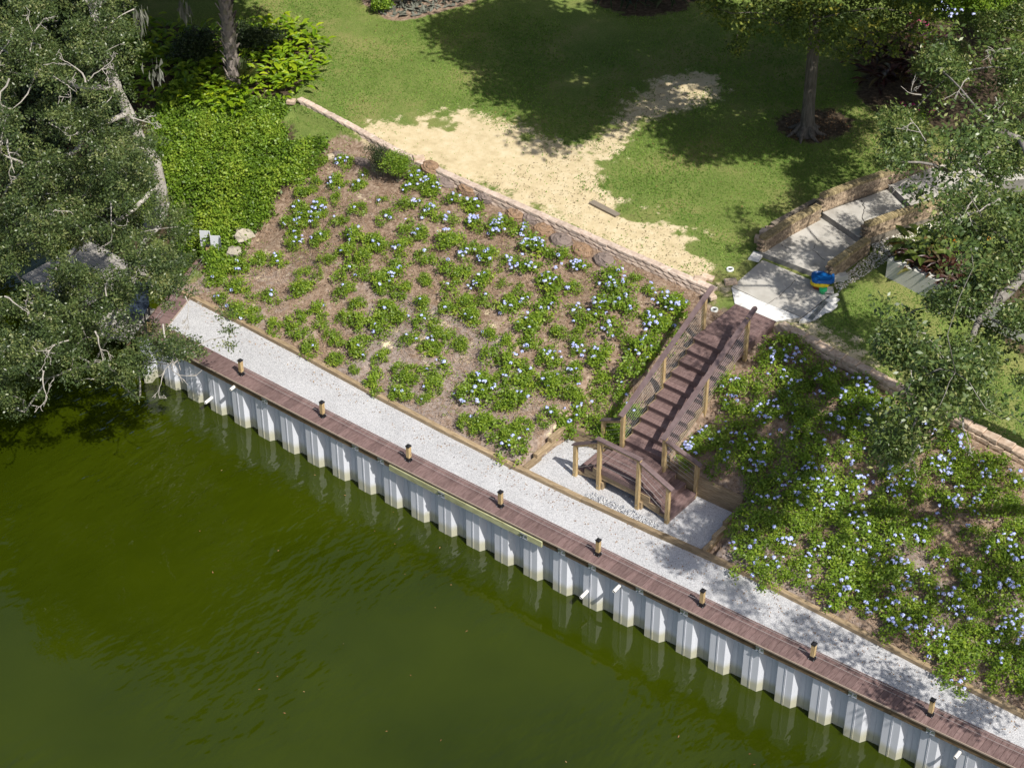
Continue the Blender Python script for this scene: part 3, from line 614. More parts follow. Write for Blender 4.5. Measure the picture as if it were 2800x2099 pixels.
# side steps
def side_steps(x0, sgn, n, tr, y0, y1):
    r = (ZL-ZG)/(n+1)
    for k in range(n):
        z = ZL-r*(k+1); a = x0+sgn*tr*k; b = x0+sgn*tr*(k+1); m_ = (a+b)/2
        for (p, q) in ((a, m_), (m_, b)): board(min(p, q), max(p, q)+(.0), y0, y1, z)
        MB().box(loc((a-sgn*.012, (y0+y1)/2, z+r/2-.02)), (.022, y1-y0, r-.012)).obj('riser', 'deck', st)
    b = x0+sgn*tr*n
    MB().box(loc((b-sgn*.012, (y0+y1)/2, ZG+r/2-.02)), (.022, y1-y0, r-.012)).obj('riser', 'deck', st)
    for yy in (y0+.015, y1-.015):
        prof = [(x0, ZL-.034)]
        for k in range(n): z = ZL-r*(k+1); prof += [(x0+sgn*tr*k, z-.034), (x0+sgn*tr*(k+1), z-.034)]
        prof += [(b, ZG+.02), (x0, ZL-.50)]
        nn = len(prof); v = [loc((a, yy-.045, c)) for a, c in prof]+[loc((a, yy-.005, c)) for a, c in prof]
        MB().add(v, [tuple(range(nn)), tuple(reversed(range(nn, 2*nn)))]+[(i, nn+i, nn+(i+1) % nn, (i+1) % nn) for i in range(nn)]).obj('stringer', 'timber', st)
side_steps(LX0, -1, 3, .255, 2.76, 3.72); side_steps(LX1, 1, 3, .315, 2.72, 3.86)
# posts
PS = .095
def post(x, y, z0, z1):
    o = MB().box((0, 0, (z0+z1)/2-ZG), (PS, PS, z1-z0)).obj('post', 'post_wood', st, loc=(x-SP.x, y-SP.y, 0))
    for dz in (.10, .24): obj('bolt', bolt_m, o, (0, -PS/2, z0+dz-ZG), (math.pi/2, 0, 0))
    return o
HR = 1.02
P_LF = (12.15, 2.66); P_LB = (12.13, 3.86); P_2 = (12.93, 2.615); P_3 = (14.14, 2.615); P_RF = (15.03, 2.64); P_RB = (14.98, 3.95); P_NL = (12.80, 3.76); P_NR = (14.13, 3.72)
zE = ZG+1.02; zC = ZL+.92
post(*P_LF, ZG-.1, zE); post(*P_LB, ZG-.1, zE+.03); post(*P_2, ZG-.1, zC); post(*P_3, ZG-.1, zC); post(*P_RF, ZG-.1, zE+.12); post(*P_RB, ZG-.1, zE)
zN = ZL+1.00; post(*P_NL, ZL-.55, zN); post(*P_NR, ZL-.65, zN-.06)
sl_ = rise/run
def rail_z(y): return zN+.492*(y-3.80)
for xx, dx in ((12.80, 0), (14.13, 0)):
    for yy in (5.45, 7.20): post(xx, yy, float(ground_z(xx, yy))-.1 if yy < 6 else ZT-.42, rail_z(yy)-.03)
for (px_, py_) in (P_2, P_3): MB().box((0, 0, .12), (.15, .15, .24)).obj('footing_post', 'timber', st, loc=(px_-SP.x+.03, py_-SP.y+.09, -.02))
# rails: timber sub rail with a plank cap
def rail(a, b, ext0=.06, ext1=.06, round_end=False):
    a, b = Vector(a), Vector(b); d = (b-a).normalized()
    MB().bar(loc(a-Vector((0, 0, .062))), loc(b-Vector((0, 0, .062))), .04, .085).obj('sub_rail', 'post_wood', st)
    m = MB().bar(loc(a-d*ext0), loc(b+d*ext1), .142, .03)
    if round_end:
        e = Vector(loc(b+d*ext1)); s_ = d.cross(Vector((0, 0, 1))).normalized(); up = s_.cross(d)
        top = [e+s_*.071*math.cos(t)+d*.071*math.sin(t)+up*.0149 for t in np.linspace(0, math.pi, 8)]; bot = [p-up*.0298 for p in top]
        m.add(top+bot, [tuple(range(8)), tuple(reversed(range(8, 16)))]+[(i, i+8, i+9, i+1) for i in range(7)])
    m.obj('rail_cap', 'deck_rail', st)
def cables(a0, b0, a1, b1, n):            # n cables between two posts, from low line to high line
    for k in range(n):
        t = (k+.5)/n; a = Vector(a0).lerp(Vector(a1), t); b = Vector(b0).lerp(Vector(b1), t)
        MB().tube([loc(a), loc(b)], .003, 4).obj('cable', 'cable', st)
for (px_, py_) in (P_NL, P_NR):
    off = -.06 if px_ > 14 else 0
    rail((px_, py_, zN+off+.02), (px_, 7.30, rail_z(7.30)+off+.02), .12, .20, True)
    for ya, yb in ((py_, 5.45), (5.45, 7.20)):
        za, zb = rail_z(ya)+off-.08, rail_z(yb)+off-.08
        cables((px_, ya, za-.88), (px_, yb, zb-.88), (px_, ya, za), (px_, yb, zb), 8)
rail((*P_2, zC+.015), (*P_3, zC+.015), .10, .06); cables((*P_2, ZL+.06), (*P_3, ZL+.06), (*P_2, zC-.1), (*P_3, zC-.1), 4)
rail((*P_LF, zE+.02), (P_2[0], P_2[1]+.02, zC-.06), .10, -.03); cables((*P_LF, ZG+.15), (*P_2, ZL+.06), (*P_LF, zE-.1), (*P_2, zC-.1), 4)
rail((*P_RF, zE+.14), (P_3[0], P_3[1]+.02, zC-.06), .13, -.03); cables((*P_RF, ZG+.15), (*P_3, ZL+.06), (*P_RF, zE-.1), (*P_3, zC-.1), 4)
rail((*P_LB, zE+.05), (P_NL[0]-.02, P_NL[1], ZL+.80), .10, -.02); cables((*P_LB, ZG+.2), (*P_NL, ZL+.06), (*P_LB, zE-.1), (*P_NL, ZL+.7), 5)
rail((*P_RB, zE+.02), (P_NR[0]+.02, P_NR[1], zN-.16), .12, -.02); cables((*P_RB, ZG+.2), (*P_NR, ZL+.06), (*P_RB, zE-.1), (*P_NR, zN-.25), 5)

# ================================================================== BLOCK WALLS
def block_mesh(L, D, H, seed):
    r = random.Random(seed); m = MB(); j = lambda a: r.uniform(-a, a)
    v = [(-L/2, -D/2-.0, -H/2), (L/2, -D/2, -H/2), (L/2, D/2, -H/2), (-L/2, D/2, -H/2), (-L/2, -D/2, H/2-.015), (L/2, -D/2, H/2-.015), (L/2, D/2, H/2-.015), (-L/2, D/2, H/2-.015),
         (-L/2+.012, -D/2+.02, H/2), (L/2-.012, -D/2+.02, H/2), (L/2-.012, D/2-.015, H/2), (-L/2+.012, D/2-.015, H/2), (0, -D/2-.022, -H*.1)]
    v = [(p[0]+j(.006), p[1]+j(.012), p[2]+(j(.005) if p[2] > 0 else 0)) for p in v]
    f = [(3, 2, 1, 0), (0, 1, 12), (1, 5, 12), (5, 4, 12), (4, 0, 12), (1, 2, 6, 5), (2, 3, 7, 6), (3, 0, 4, 7), (4, 5, 9, 8), (5, 6, 10, 9), (6, 7, 11, 10), (7, 4, 8, 11), (8, 9, 10, 11)]
    m.add(v, f); return m
bv = [block_mesh(.295, .20, .105, k).mesh('block', 'block') for k in range(5)]
bwl = thing('block_wall', 'long low pinkish stone block wall between the sand and the planted slope', 'wall', (4, 8.9, 3.8))
def block_run(parent, pts, base_z, courses, meshes, L, H, back=.012):
    """pts polyline; base_z(x)"""
    P = [Vector((*p, 0)) for p in pts]; tot = sum((b-a).length for a, b in zip(P[:-1], P[1:]))
    def pos(s):
        for a, b in zip(P[:-1], P[1:]):
            l = (b-a).length
            if s <= l: return a.lerp(b, s/l), math.atan2(b.y-a.y, b.x-a.x)
            s -= l
        return P[-1], math.atan2(P[-1].y-P[-2].y, P[-1].x-P[-2].x)
    for c in range(courses):
        s = L*(.5 if c % 2 else 0)+.02
        while s < tot-L*.4:
            p, a = pos(s+L/2); n = Vector((-math.sin(a), math.cos(a), 0))
            obj('block', random.choice(meshes), parent, Vector((p.x, p.y, base_z(p.x)+H*(c+.5)))+n*(back*c+random.uniform(-.006, .006))-parent.location, (random.uniform(-.012, .012), random.uniform(-.012, .012), a+random.uniform(-.02, .02)))
            s += L
yl = [(-3.72, 9.30), (-1.6, 9.14), (.6, 8.93), (1.6, 8.88), (4, 8.84), (8, 8.84), (11.9, 8.86)]
block_run(bwl, yl, lambda x: 3.66+np.interp(x, [-4, 0], [.06, 0]), 3, bv, .298, .107)
bwr = thing('block_wall', 'low stone block wall running from the stair top along the shaded bed below the white wall', 'wall', (18, 8.5, 3.5))
bv2 = [block_mesh(.40, .24, .15, 20+k).mesh('block', 'block_end') for k in range(5)]
block_run(bwr, [(14.06, 8.70), (14.5, 8.58), (16, 8.50), (20, 8.55), (25, 8.62)], lambda x: float(lawn_z(x, 8.6))-.19, 2, bv2, .405, .155)
# loose blocks
def loose(name, mesh_b, p, rot, label, cat, group=None, mat='block_end'):
    return tag(mesh_b.obj(name, mat, loc=p, rot=rot), label, cat, group)
g = Dh(905, 347); loose('loose_block', block_mesh(.34, .24, .13, 41), (g[0], g[1], g[2]+.07), (0, .1, .9), 'pale loose stone block lying below the wall by the dark bushes', 'block')
g = Dh(650, 226); loose('loose_block', block_mesh(.26, .2, .12, 42), (-3.86, 9.12, g[2]+.03), (0, .0, .5), 'white loose stone block at the far end of the long block wall', 'block')
g = Dh(716, 342); loose('loose_block', block_mesh(.24, .16, .14, 43), (g[0], g[1], g[2]+.06), (0, .0, 1.1), 'white stone block at the upper corner of the straw slope', 'block', mat='pebble')
for k, (u, v, a, lab) in enumerate(((1512, 606, .5, 'stone block on the wall end beside the slope side stair rail, tilted'), (1528, 603, .2, 'pale flat stone block behind the slope side stair rail end'), (1578, 612, .8, 'narrow stone block wedged beside the concrete slab corner'), (1535, 640, -.45, 'long stone block lying between slope side stair rail and top deck'))):
    g = Dh(u, v); loose('loose_block', block_mesh(.34, .2, .12, 50+k), (g[0], g[1], g[2]+.05), (0.05, .04, a), lab, 'block')
# rocks among the vines and the slope
def rock_mesh(r, seed):
    rr = np.random.default_rng(seed); m = MB(); n, k = 7, 10
    for i in range(n):
        th = math.pi*i/(n-1)
        for q in range(k):
            f = r*(1+.18*rr.normal()); m.v.append((f*math.sin(th)*math.cos(2*math.pi*q/k), f*math.sin(th)*math.sin(2*math.pi*q/k), f*.75*math.cos(th)))
    for i in range(n-1):
        for q in range(k): m.f.append((i*k+q, (i+1)*k+q, (i+1)*k+(q+1) % k, i*k+(q+1) % k))
    return m
for (u, v, r, lab) in ((527, 516, .30, 'large mottled grey boulder at the edge of the vines'), (506, 551, .24, 'smaller grey boulder between side deck and straw slope')):
    g = Dh(u, v); tag(rock_mesh(r, u).obj('boulder', 'rock', loc=(g[0], g[1], g[2]+r*.3)), lab, 'rock')

# ================================================================== CONCRETE PATH, BRICK WALLS
pth = obj('concrete_path', None); struct(pth)
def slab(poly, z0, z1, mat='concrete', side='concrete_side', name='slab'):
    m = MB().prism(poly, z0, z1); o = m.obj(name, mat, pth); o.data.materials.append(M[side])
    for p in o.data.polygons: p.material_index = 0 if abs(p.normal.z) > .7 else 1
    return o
Z0, Z1, Z2, Z3, Z4 = 3.935, 4.12, 4.31, 4.50, 4.69
slab([(12.30, 9.24), (14.52, 9.24), (14.55, 10.75), (13.9, 11.1), (12.22, 10.95)], 3.6, Z0)
slab([(12.80, 8.675), (14.10, 8.675), (14.50, 9.235), (12.32, 9.235)], 3.6, Z0+.004, 'concrete_new', 'concrete')
slab([(14.535, 9.12), (14.80, 9.3), (15.0, 10.2), (14.85, 10.62), (14.57, 10.65)], 3.6, Z0-.02, 'concrete_new', 'concrete_new')
slab([(12.10, 10.93), (14.22, 11.03), (14.24, 13.10), (12.50, 13.60)], 3.7, Z1)
slab([(12.50, 13.43), (13.96, 12.98), (14.75, 14.90), (13.35, 15.80)], 3.8, Z2)
slab([(13.37, 15.60), (14.62, 14.88), (15.9, 17.6), (14.1, 18.4)], 3.9, Z3)
slab([(14.02, 18.3), (15.85, 17.45), (18.5, 20.6), (16.8, 22.4)], 4.0, Z4)
def crack(pts, z, w=.016):
    m = MB(); P = []
    for a, b in zip(pts[:-1], pts[1:]):
        for t in np.linspace(0, 1, 6)[:-1]: P.append((a[0]+(b[0]-a[0])*t+random.uniform(-.025, .025), a[1]+(b[1]-a[1])*t+random.uniform(-.025, .025)))
    P.append(pts[-1]); v = []
    for i, p in enumerate(P): ww = w*random.uniform(.5, 1.3); v += [(p[0]-ww/2, p[1]-ww/2, z+.004), (p[0]+ww/2, p[1]+ww/2, z+.004)]
    m.add(v, [(2*i, 2*i+1, 2*i+3, 2*i+2) for i in range(len(P)-1)]); m.obj('crack', 'crack', pth)
def Dl(pts, z): return [tuple(Dz(u, v, z)[:2]) for u, v in pts]
crack(Dl([(1718, 604), (1690, 635), (1652, 660)], Z0), Z0); crack(Dl([(1685, 528), (1700, 536), (1735, 545), (1755, 540), (1782, 562)], Z1), Z1); crack(Dl([(1755, 540), (1768, 520), (1750, 500)], Z1), Z1, .01)
crack(Dl([(1862, 432), (1868, 450), (1862, 470), (1878, 492), (1880, 505)], Z2), Z2, .022); crack(Dl([(1780, 488), (1812, 495), (1830, 505)], Z1), Z1, .012); crack(Dl([(2010, 398), (2022, 415), (2030, 440)], Z3), Z3, .014)
crack([(12.32, 9.236), (14.5, 9.236)], Z0+.002, .014)
# two metal strips lying on the new concrete
rails_ = thing('threshold_strip', 'ribbed pale metal strip lying on the new concrete beside the slab', 'metal strip', (14.68, 9.8, Z0))
for k in range(3): MB().box((.05*k-.05, 0, .0), (.03, 1.0, .02), rz=.12).obj('rib', 'steel', rails_)
bm_ = [MB().box((0, 0, 0), (.192, .092, .054), jit=.002).mesh('brick', 'brick') for k in range(3)]
bc_ = [MB().box((0, 0, 0), (.066, .215, .085), jit=.002, ch=.004).mesh('cap_brick', 'brick_cap') for k in range(3)]
def brick_wall(pts, zb, zt, label, cap_z=None):
    c = Vector((*pts[0], zb)); t = thing('brick_wall', label, 'wall', c)
    P = [Vector((*p, 0)) for p in pts]; tot = sum((b-a).length for a, b in zip(P[:-1], P[1:]))
    def pos(s):
        for a, b in zip(P[:-1], P[1:]):
            l = (b-a).length
            if s <= l: return a.lerp(b, s/l), math.atan2(b.y-a.y, b.x-a.x)
            s -= l
        return P[-1], math.atan2(P[-1].y-P[-2].y, P[-1].x-P[-2].x)
    # mortar core
    L_, R_ = [], []
    for s in np.linspace(0.005, tot-.005, 14):
        p, a = pos(s); n = Vector((-math.sin(a), math.cos(a), 0)); L_.append(p+n*.088); R_.append(p-n*.088)
    poly = [(p.x-c.x, p.y-c.y) for p in L_+R_[::-1]]
    m = MB(); k = len(L_)
    for i in range(k-1):
        q = [L_[i], L_[i+1], R_[i+1], R_[i]]; m.prism([(p.x-c.x, p.y-c.y) for p in q][::-1], -.3, zt-zb-.086)
    m.obj('mortar_core', 'mortar', t)
    H = zt-.086-zb; nc = int(round(H/.064)); ch = H/nc
    for cc in range(nc):
        s = .10 if cc % 2 == 0 else .0
        while s < tot-.04:
            p, a = pos(min(s+.0, tot-.1)); n = Vector((-math.sin(a), math.cos(a), 0))
            for sd in (1, -1):
                q = p+n*sd*.058; obj('brick', random.choice(bm_), t, (q.x-c.x, q.y-c.y, ch*(cc+.5)), (0, 0, a+(math.pi if sd < 0 else 0)))
            s += .202
    s = .035
    while s < tot-.02:
        p, a = pos(s); obj('cap_brick', random.choice(bc_), t, (p.x-c.x, p.y-c.y, zt-zb-.043+random.uniform(-.003, .003)), (0, 0, a)); s += .0745
    return t
brick_wall([(12.10, 10.98), (12.22, 12.2), (12.42, 13.36)], Z1-.02, Z1+.46, 'low brick wall beside the grassy edge of the lower path step, nearest the sand')
brick_wall([(12.38, 13.52), (12.75, 14.7), (13.22, 15.95), (13.75, 17.3), (14.4, 18.9)], Z2-.02, Z2+.50, 'longer brick wall bordering the upper path steps on the lawn side')
brick_wall([(14.22, 11.06), (14.27, 12.0), (14.34, 12.80)], Z1-.02, Z1+.44, 'short brick wall beside the blue sandpit toy tub')
brick_wall([(14.06, 13.10), (14.42, 14.1), (14.85, 15.1), (15.4, 16.4)], Z2-.02, Z2+.44, 'brick wall on the flower bed side of the upper path steps')
# pebbles beside the brick walls
def pebbles(name, polys, n, r0, r1, mat, label, cat, zoff=0.0, zfix=None):
    C = []
    for poly in polys:
        poly = np.asarray(poly)[:, :2]; lo, hi = poly.min(0), poly.max(0); k = 0
        P = RNG.uniform(lo, hi, (n*6, 2)); P = P[sd_poly(P[:, 0], P[:, 1], poly) > 0][:n]; C.append(P)
    C = np.concatenate(C); z = (zfix if zfix is not None else ground_z(C[:, 0], C[:, 1]))+zoff; N = len(C)
    r = RNG.uniform(r0, r1, (N, 1)); base = np.array([(1, 0, 0), (0, 1, 0), (-1, 0, 0), (0, -1, 0), (0, 0, .8), (0, 0, -.8)], float)
    V = base[None]*r[:, :, None]*RNG.uniform(.7, 1.3, (N, 6, 1)); a = RNG.uniform(0, 6.28, N); ca, sa = np.cos(a), np.sin(a)
    V = np.stack([V[..., 0]*ca[:, None]-V[..., 1]*sa[:, None], V[..., 0]*sa[:, None]+V[..., 1]*ca[:, None], V[..., 2]], -1)
    V += np.stack([C[:, 0], C[:, 1], z+RNG.uniform(-.2, .7, N)*r[:, 0]], 1)[:, None]
    f = np.array([(0, 1, 4), (1, 2, 4), (2, 3, 4), (3, 0, 4), (1, 0, 5), (2, 1, 5), (3, 2, 5), (0, 3, 5)])
    F = (f[None]+np.arange(N)[:, None, None]*6).reshape(-1, 3)
    o = obj(name, mesh_np(name, V.reshape(-1, 3), F, mat, {'rnd': np.repeat(RNG.random(N), 6)})); o['kind'] = 'stuff'; tag(o, label, cat); return o
PEB_L = [(12.02, 11.1), (12.12, 12.3), (12.3, 13.5), (12.62, 14.8), (13.1, 16.0), (12.85, 16.1), (12.35, 15.0), (11.95, 13.4), (11.85, 12.0)]
PEB_R = [(14.40, 11.0), (14.42, 12.0), (14.48, 12.9), (14.25, 13.2), (14.6, 14.1), (15.05, 15.1), (15.7, 16.6), (16.1, 16.4), (15.5, 14.9), (15.05, 13.6), (14.95, 12.4), (14.75, 11.2), (14.7, 10.8)]
pebbles('pebbles', [PEB_L], 1300, .018, .045, 'pebble', 'pale pebbles along the lawn side of the brick walls', 'pebbles', .05)
pebbles('pebbles', [PEB_R], 2200, .012, .03, 'pebble', 'brownish pebbles along the flower bed side of the brick walls', 'pebbles', .01)
pebbles('river_rocks', [[(12.75, 2.07), (15.0, 2.22), (14.95, 2.46), (14.2, 2.48), (12.95, 2.42)]], 900, .018, .036, 'river_rock', 'white river rocks under the stair landing', 'rocks', .01, ZG)
# board edging left of the brick wall, pavers, tile
g0, g1 = Dh(1668, 492), Dh(1762, 440)
m = MB().bar((0, 0, 0), tuple(Vector(g1-g0)+Vector((0, 0, .0))), .14, .10); tag(m.obj('edging_board', 'grey_board', loc=(g0[0], g0[1], g0[2]+.10)), 'grey weathered board lying behind the lower brick wall', 'board')
for (u, v, d, rz, mat, lab) in ((1633, 556, (.30, .40, .06), .2, 'concrete_new', 'white concrete paver leaning at the lower step corner'), (1643, 522, (.34, .24, .16), .4, 'block_end', 'grey stone block at the front end of the lower brick wall'),
                           (1652, 508, (.26, .2, .16), .2, 'block', 'small pinkish block stacked behind the lower brick wall end'), (1663, 500, (.24, .2, .14), .9, 'block_end', 'second small block behind the lower brick wall end'),
                           (1813, 604, (.42, .2, .16), .95, 'stucco', 'pale grey concrete block beside the toy tub'), (1788, 628, (.30, .28, .05), .6, 'concrete', 'flat grey paver between toy tub and lawn'), (1801, 640, (.28, .06, .06), 1.1, 'stucco', 'thin grey kerb stick beside the flat paver')):
    g = Dh(u, v); tag(MB().box((0, 0, 0), d, jit=.006, ch=.01).obj('paver', mat, loc=(g[0], g[1], max(g[2], 3.9)+d[2]/2), rot=(0, 0, rz)), lab, 'paver')
g = Dh(1306, 452); tag(MB().box((0, 0, 0), (1.02, .19, .045), jit=.004).obj('loose_plank', 'grey_board', loc=(g[0], g[1], g[2]+.025), rot=(0, 0, -.10)), 'loose weathered plank lying on the sand', 'plank')
# well lights
for (u, v, lab) in ((1087, 437, 'round white well light on the straw slope below the long block wall'), (1577, 583, 'round white well light in the patchy grass beside the concrete slab'), (1543, 670, 'round white well light beside the slope side of the stair top deck'), (1635, 733, 'round white well light on the shaded slope beside the bed side stair rail')):
    g = Dh(u, v); t = thing('well_light', lab, 'light', (g[0], g[1], g[2]+.01)); n = 16; m = MB()
    for (r, z) in ((.10, -.1), (.105, .035), (.085, .045), (.06, .03), (.058, -.02)): m.v += [(r*math.cos(2*math.pi*k/n), r*math.sin(2*math.pi*k/n), z) for k in range(n)]
    for j in range(4):
        for k in range(n): m.f.append((j*n+k, j*n+(k+1) % n, (j+1)*n+(k+1) % n, (j+1)*n+k))
    m.obj('ring', 'white_glaze', t, smooth=True); MB().prism([(.062*math.cos(2*math.pi*k/n), .062*math.sin(2*math.pi*k/n)) for k in range(n)], -.05, .005).obj('lens', 'black', t)
# white wall of the raised flower bed
ww = thing('white_wall', 'pale painted concrete retaining wall in front of the red leaved plants', 'wall', (15.5, 12.3, 4))
WT = 4.62
wl = [(15.33, 12.12), (17.2, 12.02), (19.2, 11.98), (23.5, 12.0), (26, 12.1)]
for a, b in zip(wl[:-1], wl[1:]):
    m = MB().prism([(a[0]-15.5, a[1]-12.3), (b[0]-15.5-.003, b[1]-12.3), (b[0]-15.5-.003, b[1]-12.3+.22), (a[0]-15.5, a[1]-12.3+.22)], -1.2, WT-4); m.obj('wall_panel', 'stucco', ww)
# toy tub
g = Dz(1773, 618, Z0); tub = thing('toy_tub', 'blue plastic lid over a yellow, red and green toy sand tub by the step', 'toy', (g[0]+.02, g[1], Z0), None, .35)
def ring(m, secs, n=16, sq=1.0):
    base = len(m.v)
    for (rx, ry, z, ox) in secs:
        for k in range(n):
            a = 2*math.pi*k/n; c, s_ = math.cos(a), math.sin(a); e = sq; m.v.append((ox+rx*math.copysign(abs(c)**e, c), ry*math.copysign(abs(s_)**e, s_), z))
    for j in range(len(secs)-1):
        for k in range(n): m.f.append((base+j*n+k, base+j*n+(k+1) % n, base+(j+1)*n+(k+1) % n, base+(j+1)*n+k))
    m.f.append(tuple(base+(len(secs)-1)*n+k for k in range(n))); return m
ring(MB(), [(.20, .17, 0, 0), (.24, .20, .16, 0), (.23, .19, .17, 0)], sq=.7).obj('tub', 'red_plastic', tub, loc=(-.02, -.03, 0))
ring(MB(), [(.25, .21, .13, 0), (.26, .22, .15, 0), (.25, .21, .24, 0)], sq=.7).obj('rim', 'yellow_plastic', tub, loc=(-.04, -.06, 0))
lid = ring(MB(), [(.30, .25, .26, 0), (.31, .26, .30, 0), (.24, .19, .34, 0), (.22, .17, .32, 0)], n=20, sq=.5).obj('lid', 'blue_plastic', tub, loc=(.02, .05, 0), rot=(.12, -.05, .25))
ring(MB(), [(.09, .09, 0, 0), (.11, .11, .14, 0), (.10, .10, .15, 0)]).obj('small_bucket', 'green_plastic', tub, loc=(.10, -.26, .0), rot=(.3, .0, 0))

# ================================================================== PLANTED SLOPE
# ---- pine straw litter on the slope
def slivers(X, Y, zoff, Lr, Wr, mat, name, tone=None, tilt=.25, zf=None):
    n = len(X); z = (zf if zf is not None else ground_z(X, Y))+zoff
    a = RNG.uniform(0, 6.283, n); el = RNG.normal(0, tilt, n); L = RNG.uniform(*Lr, n); W = RNG.uniform(*Wr, n)
    d = np.stack([np.cos(a)*np.cos(el), np.sin(a)*np.cos(el), np.sin(el)], 1)*L[:, None]; s = np.stack([-np.sin(a), np.cos(a), np.zeros(n)], 1)*W[:, None]*.5
    c = np.stack([X, Y, z], 1); V = np.stack([c-d*.5-s, c-d*.5+s, c+d*.5], 1).reshape(-1, 3)
    r = tone if tone is not None else RNG.random(n)
    return mesh_np(name, V, np.arange(3*n).reshape(n, 3), mat, {'rnd': np.repeat(r, 3)})
def build_straw():
    n = 90000; X = RNG.uniform(-1.9, 25.5, n); Y = RNG.uniform(1.9, 8.75, n)
    ok = (Y > yt(X)+.16) & (Y < wall_y(X)-.13) & ~((X > 10.9) & (X < 16.45) & (Y < 4.12)) & ~((X > 12.7) & (X < 14.25) & (Y > 3.7)) & (X > -1.75)
    pch = np.sin(X*1.9+np.sin(Y*2.3)*1.4)+np.sin(Y*2.1+X*.7)+np.sin(X*5.1-Y*4.3)*.6; ok &= RNG.random(n) < np.clip(.75+.25*pch, .25, 1)
    X, Y = X[ok], Y[ok]; tone = np.clip(RNG.normal(.42, .22, len(X))+np.where(Y < 4.5, .14, 0)+.09*pch[ok], 0, 1)
    o = obj('pine_straw', slivers(X, Y, .025, (.10, .26), (.006, .013), 'straw', 'pine_straw', tone)); o['kind'] = 'stuff'; tag(o, 'brown and grey pine straw mulch spread over the planted slopes', 'mulch')
build_straw()
# ---- straw bundles along the wall
def bale_mesh(seed, rx, ry, rz):
    rr = np.random.default_rng(seed); n, k = 8, 14; V = []
    for i in range(n):
        th = math.pi*.5*i/(n-1)
        for q in range(k):
            f = 1+.07*rr.normal(); V.append((rx*f*math.cos(2*math.pi*q/k)*math.sin(th+.03)**.6, ry*f*math.sin(2*math.pi*q/k)*math.sin(th+.03)**.6, rz*f*math.cos(th)))
    F = [(i*k+q, (i+1)*k+q, (i+1)*k+(q+1) % k, i*k+(q+1) % k) for i in range(n-1) for q in range(k)]
    m = 900; u = rr.normal(size=(m, 3)); u[:, 2] = np.abs(u[:, 2]); u /= np.linalg.norm(u, axis=1, keepdims=True); C = u*np.array([rx, ry, rz])*1.0
    t = np.cross(u, rr.normal(size=(m, 3))); t[:, 0] *= 2.2; t /= np.linalg.norm(t, axis=1, keepdims=True); s = np.cross(u, t); L = rr.uniform(.08, .22, (m, 1)); W = .009
    T = np.stack([C-t*L*.5-s*W*.5, C-t*L*.5+s*W*.5, C+t*L*.5+u*.012], 1).reshape(-1, 3)
    V = np.array(V); mb = bpy.data.meshes.new('straw_bale'); faces = [tuple(f) for f in F]+[tuple(len(V)+3*i+j for j in range(3)) for i in range(m)]
    mb.from_pydata([tuple(p) for p in np.concatenate([V, T])], [], faces); a = mb.attributes.new('rnd', 'FLOAT', 'POINT')
    a.data.foreach_set('value', np.concatenate([np.full(len(V), .35), np.repeat(rr.random(m), 3)]).astype(np.float32)); mb.materials.append(M['straw_grey' if seed % 2 else 'straw']); mb.update(); return mb
bales = [(620, 1012, .34), (715, 1100, .36), (850, 1142, .34), (958, 1192, .30), (1135, 1302, .32), (1222, 1322, .28), (1300, 1392, .32), (1410, 1455, .38), (1535, 1512, .34), (1672, 1575, .36)]
bn = ['tenth', 'ninth', 'eighth', 'seventh', 'sixth', 'fifth', 'fourth', 'third', 'second', 'first']
for k, (u, v, r) in enumerate(bales):
    g = hit(900+u/2.211, v/2.211); a = -.05+random.uniform(-.25, .25)
    tag(obj('straw_bale', bale_mesh(60+k, r, r*.72, .20), None, (g[0], g[1]-.05, g[2]-.03), (0.12, 0, a)), f'{bn[k]} loose bundle of pine straw below the long block wall, counted from the staircase', 'straw bundle', 'straw bundles below the wall')
for k, (u, v, r, lab) in enumerate(((768, 440, .30, 'grey straw bundle beside the two dark bushes'), (727, 336, .26, 'dark flat straw mat at the upper corner of the straw slope'))):
    g = Dh(u, v) if k else Dh(788, 352+88*0); g = Dh(785, 352) if k == 0 else Dh(735, 338)
    tag(obj('straw_bale', bale_mesh(81+k*2, r*1.1, r*.6, .14), None, (g[0], g[1], g[2]-.02), (0, 0, .1)), lab, 'straw bundle')
# ---- plumbago shrubs
def shrub_mesh(seed, dense, ll=.082, lw=.046, per=24):
    rr = np.random.default_rng(seed); nt_ = int(26*dense); T = []
    ax, sq = rr.uniform(0, 6.28), rr.uniform(.7, 1.0)
    for k in range(nt_):
        a = rr.uniform(0, 6.283); rad = .40*math.sqrt(rr.random())*(1+.25*math.sin(2*a+ax)); T.append((rad*math.cos(a), rad*math.sin(a)*sq, .05+.27*(1-(rad/.5)**2)*rr.uniform(.5, 1.1)))
    T = np.array(T); P = np.repeat(T, per, 0)+rr.normal(size=(nt_*per, 3))*np.array([.062, .062, .045]); P[:, 2] = np.maximum(P[:, 2], .01)
    tone = np.clip(np.repeat(rr.normal(.45, .18, nt_), per)+rr.normal(0, .14, nt_*per), 0, 1)
    return leaf_mesh('foliage', P, ll, lw, 'shrub_leaf', up=.6, rnd=tone)
SHR = [shrub_mesh(140+k, d, .060, .034, 34) for k, d in enumerate((1.0, 1.3, .85, 1.1, .7, 1.2))]
SH = [shrub_mesh(100+k, d) for k, d in enumerate((1.0, 1.25, .8, 1.1, .6, .9, 1.3, .7, .5, 1.0))]
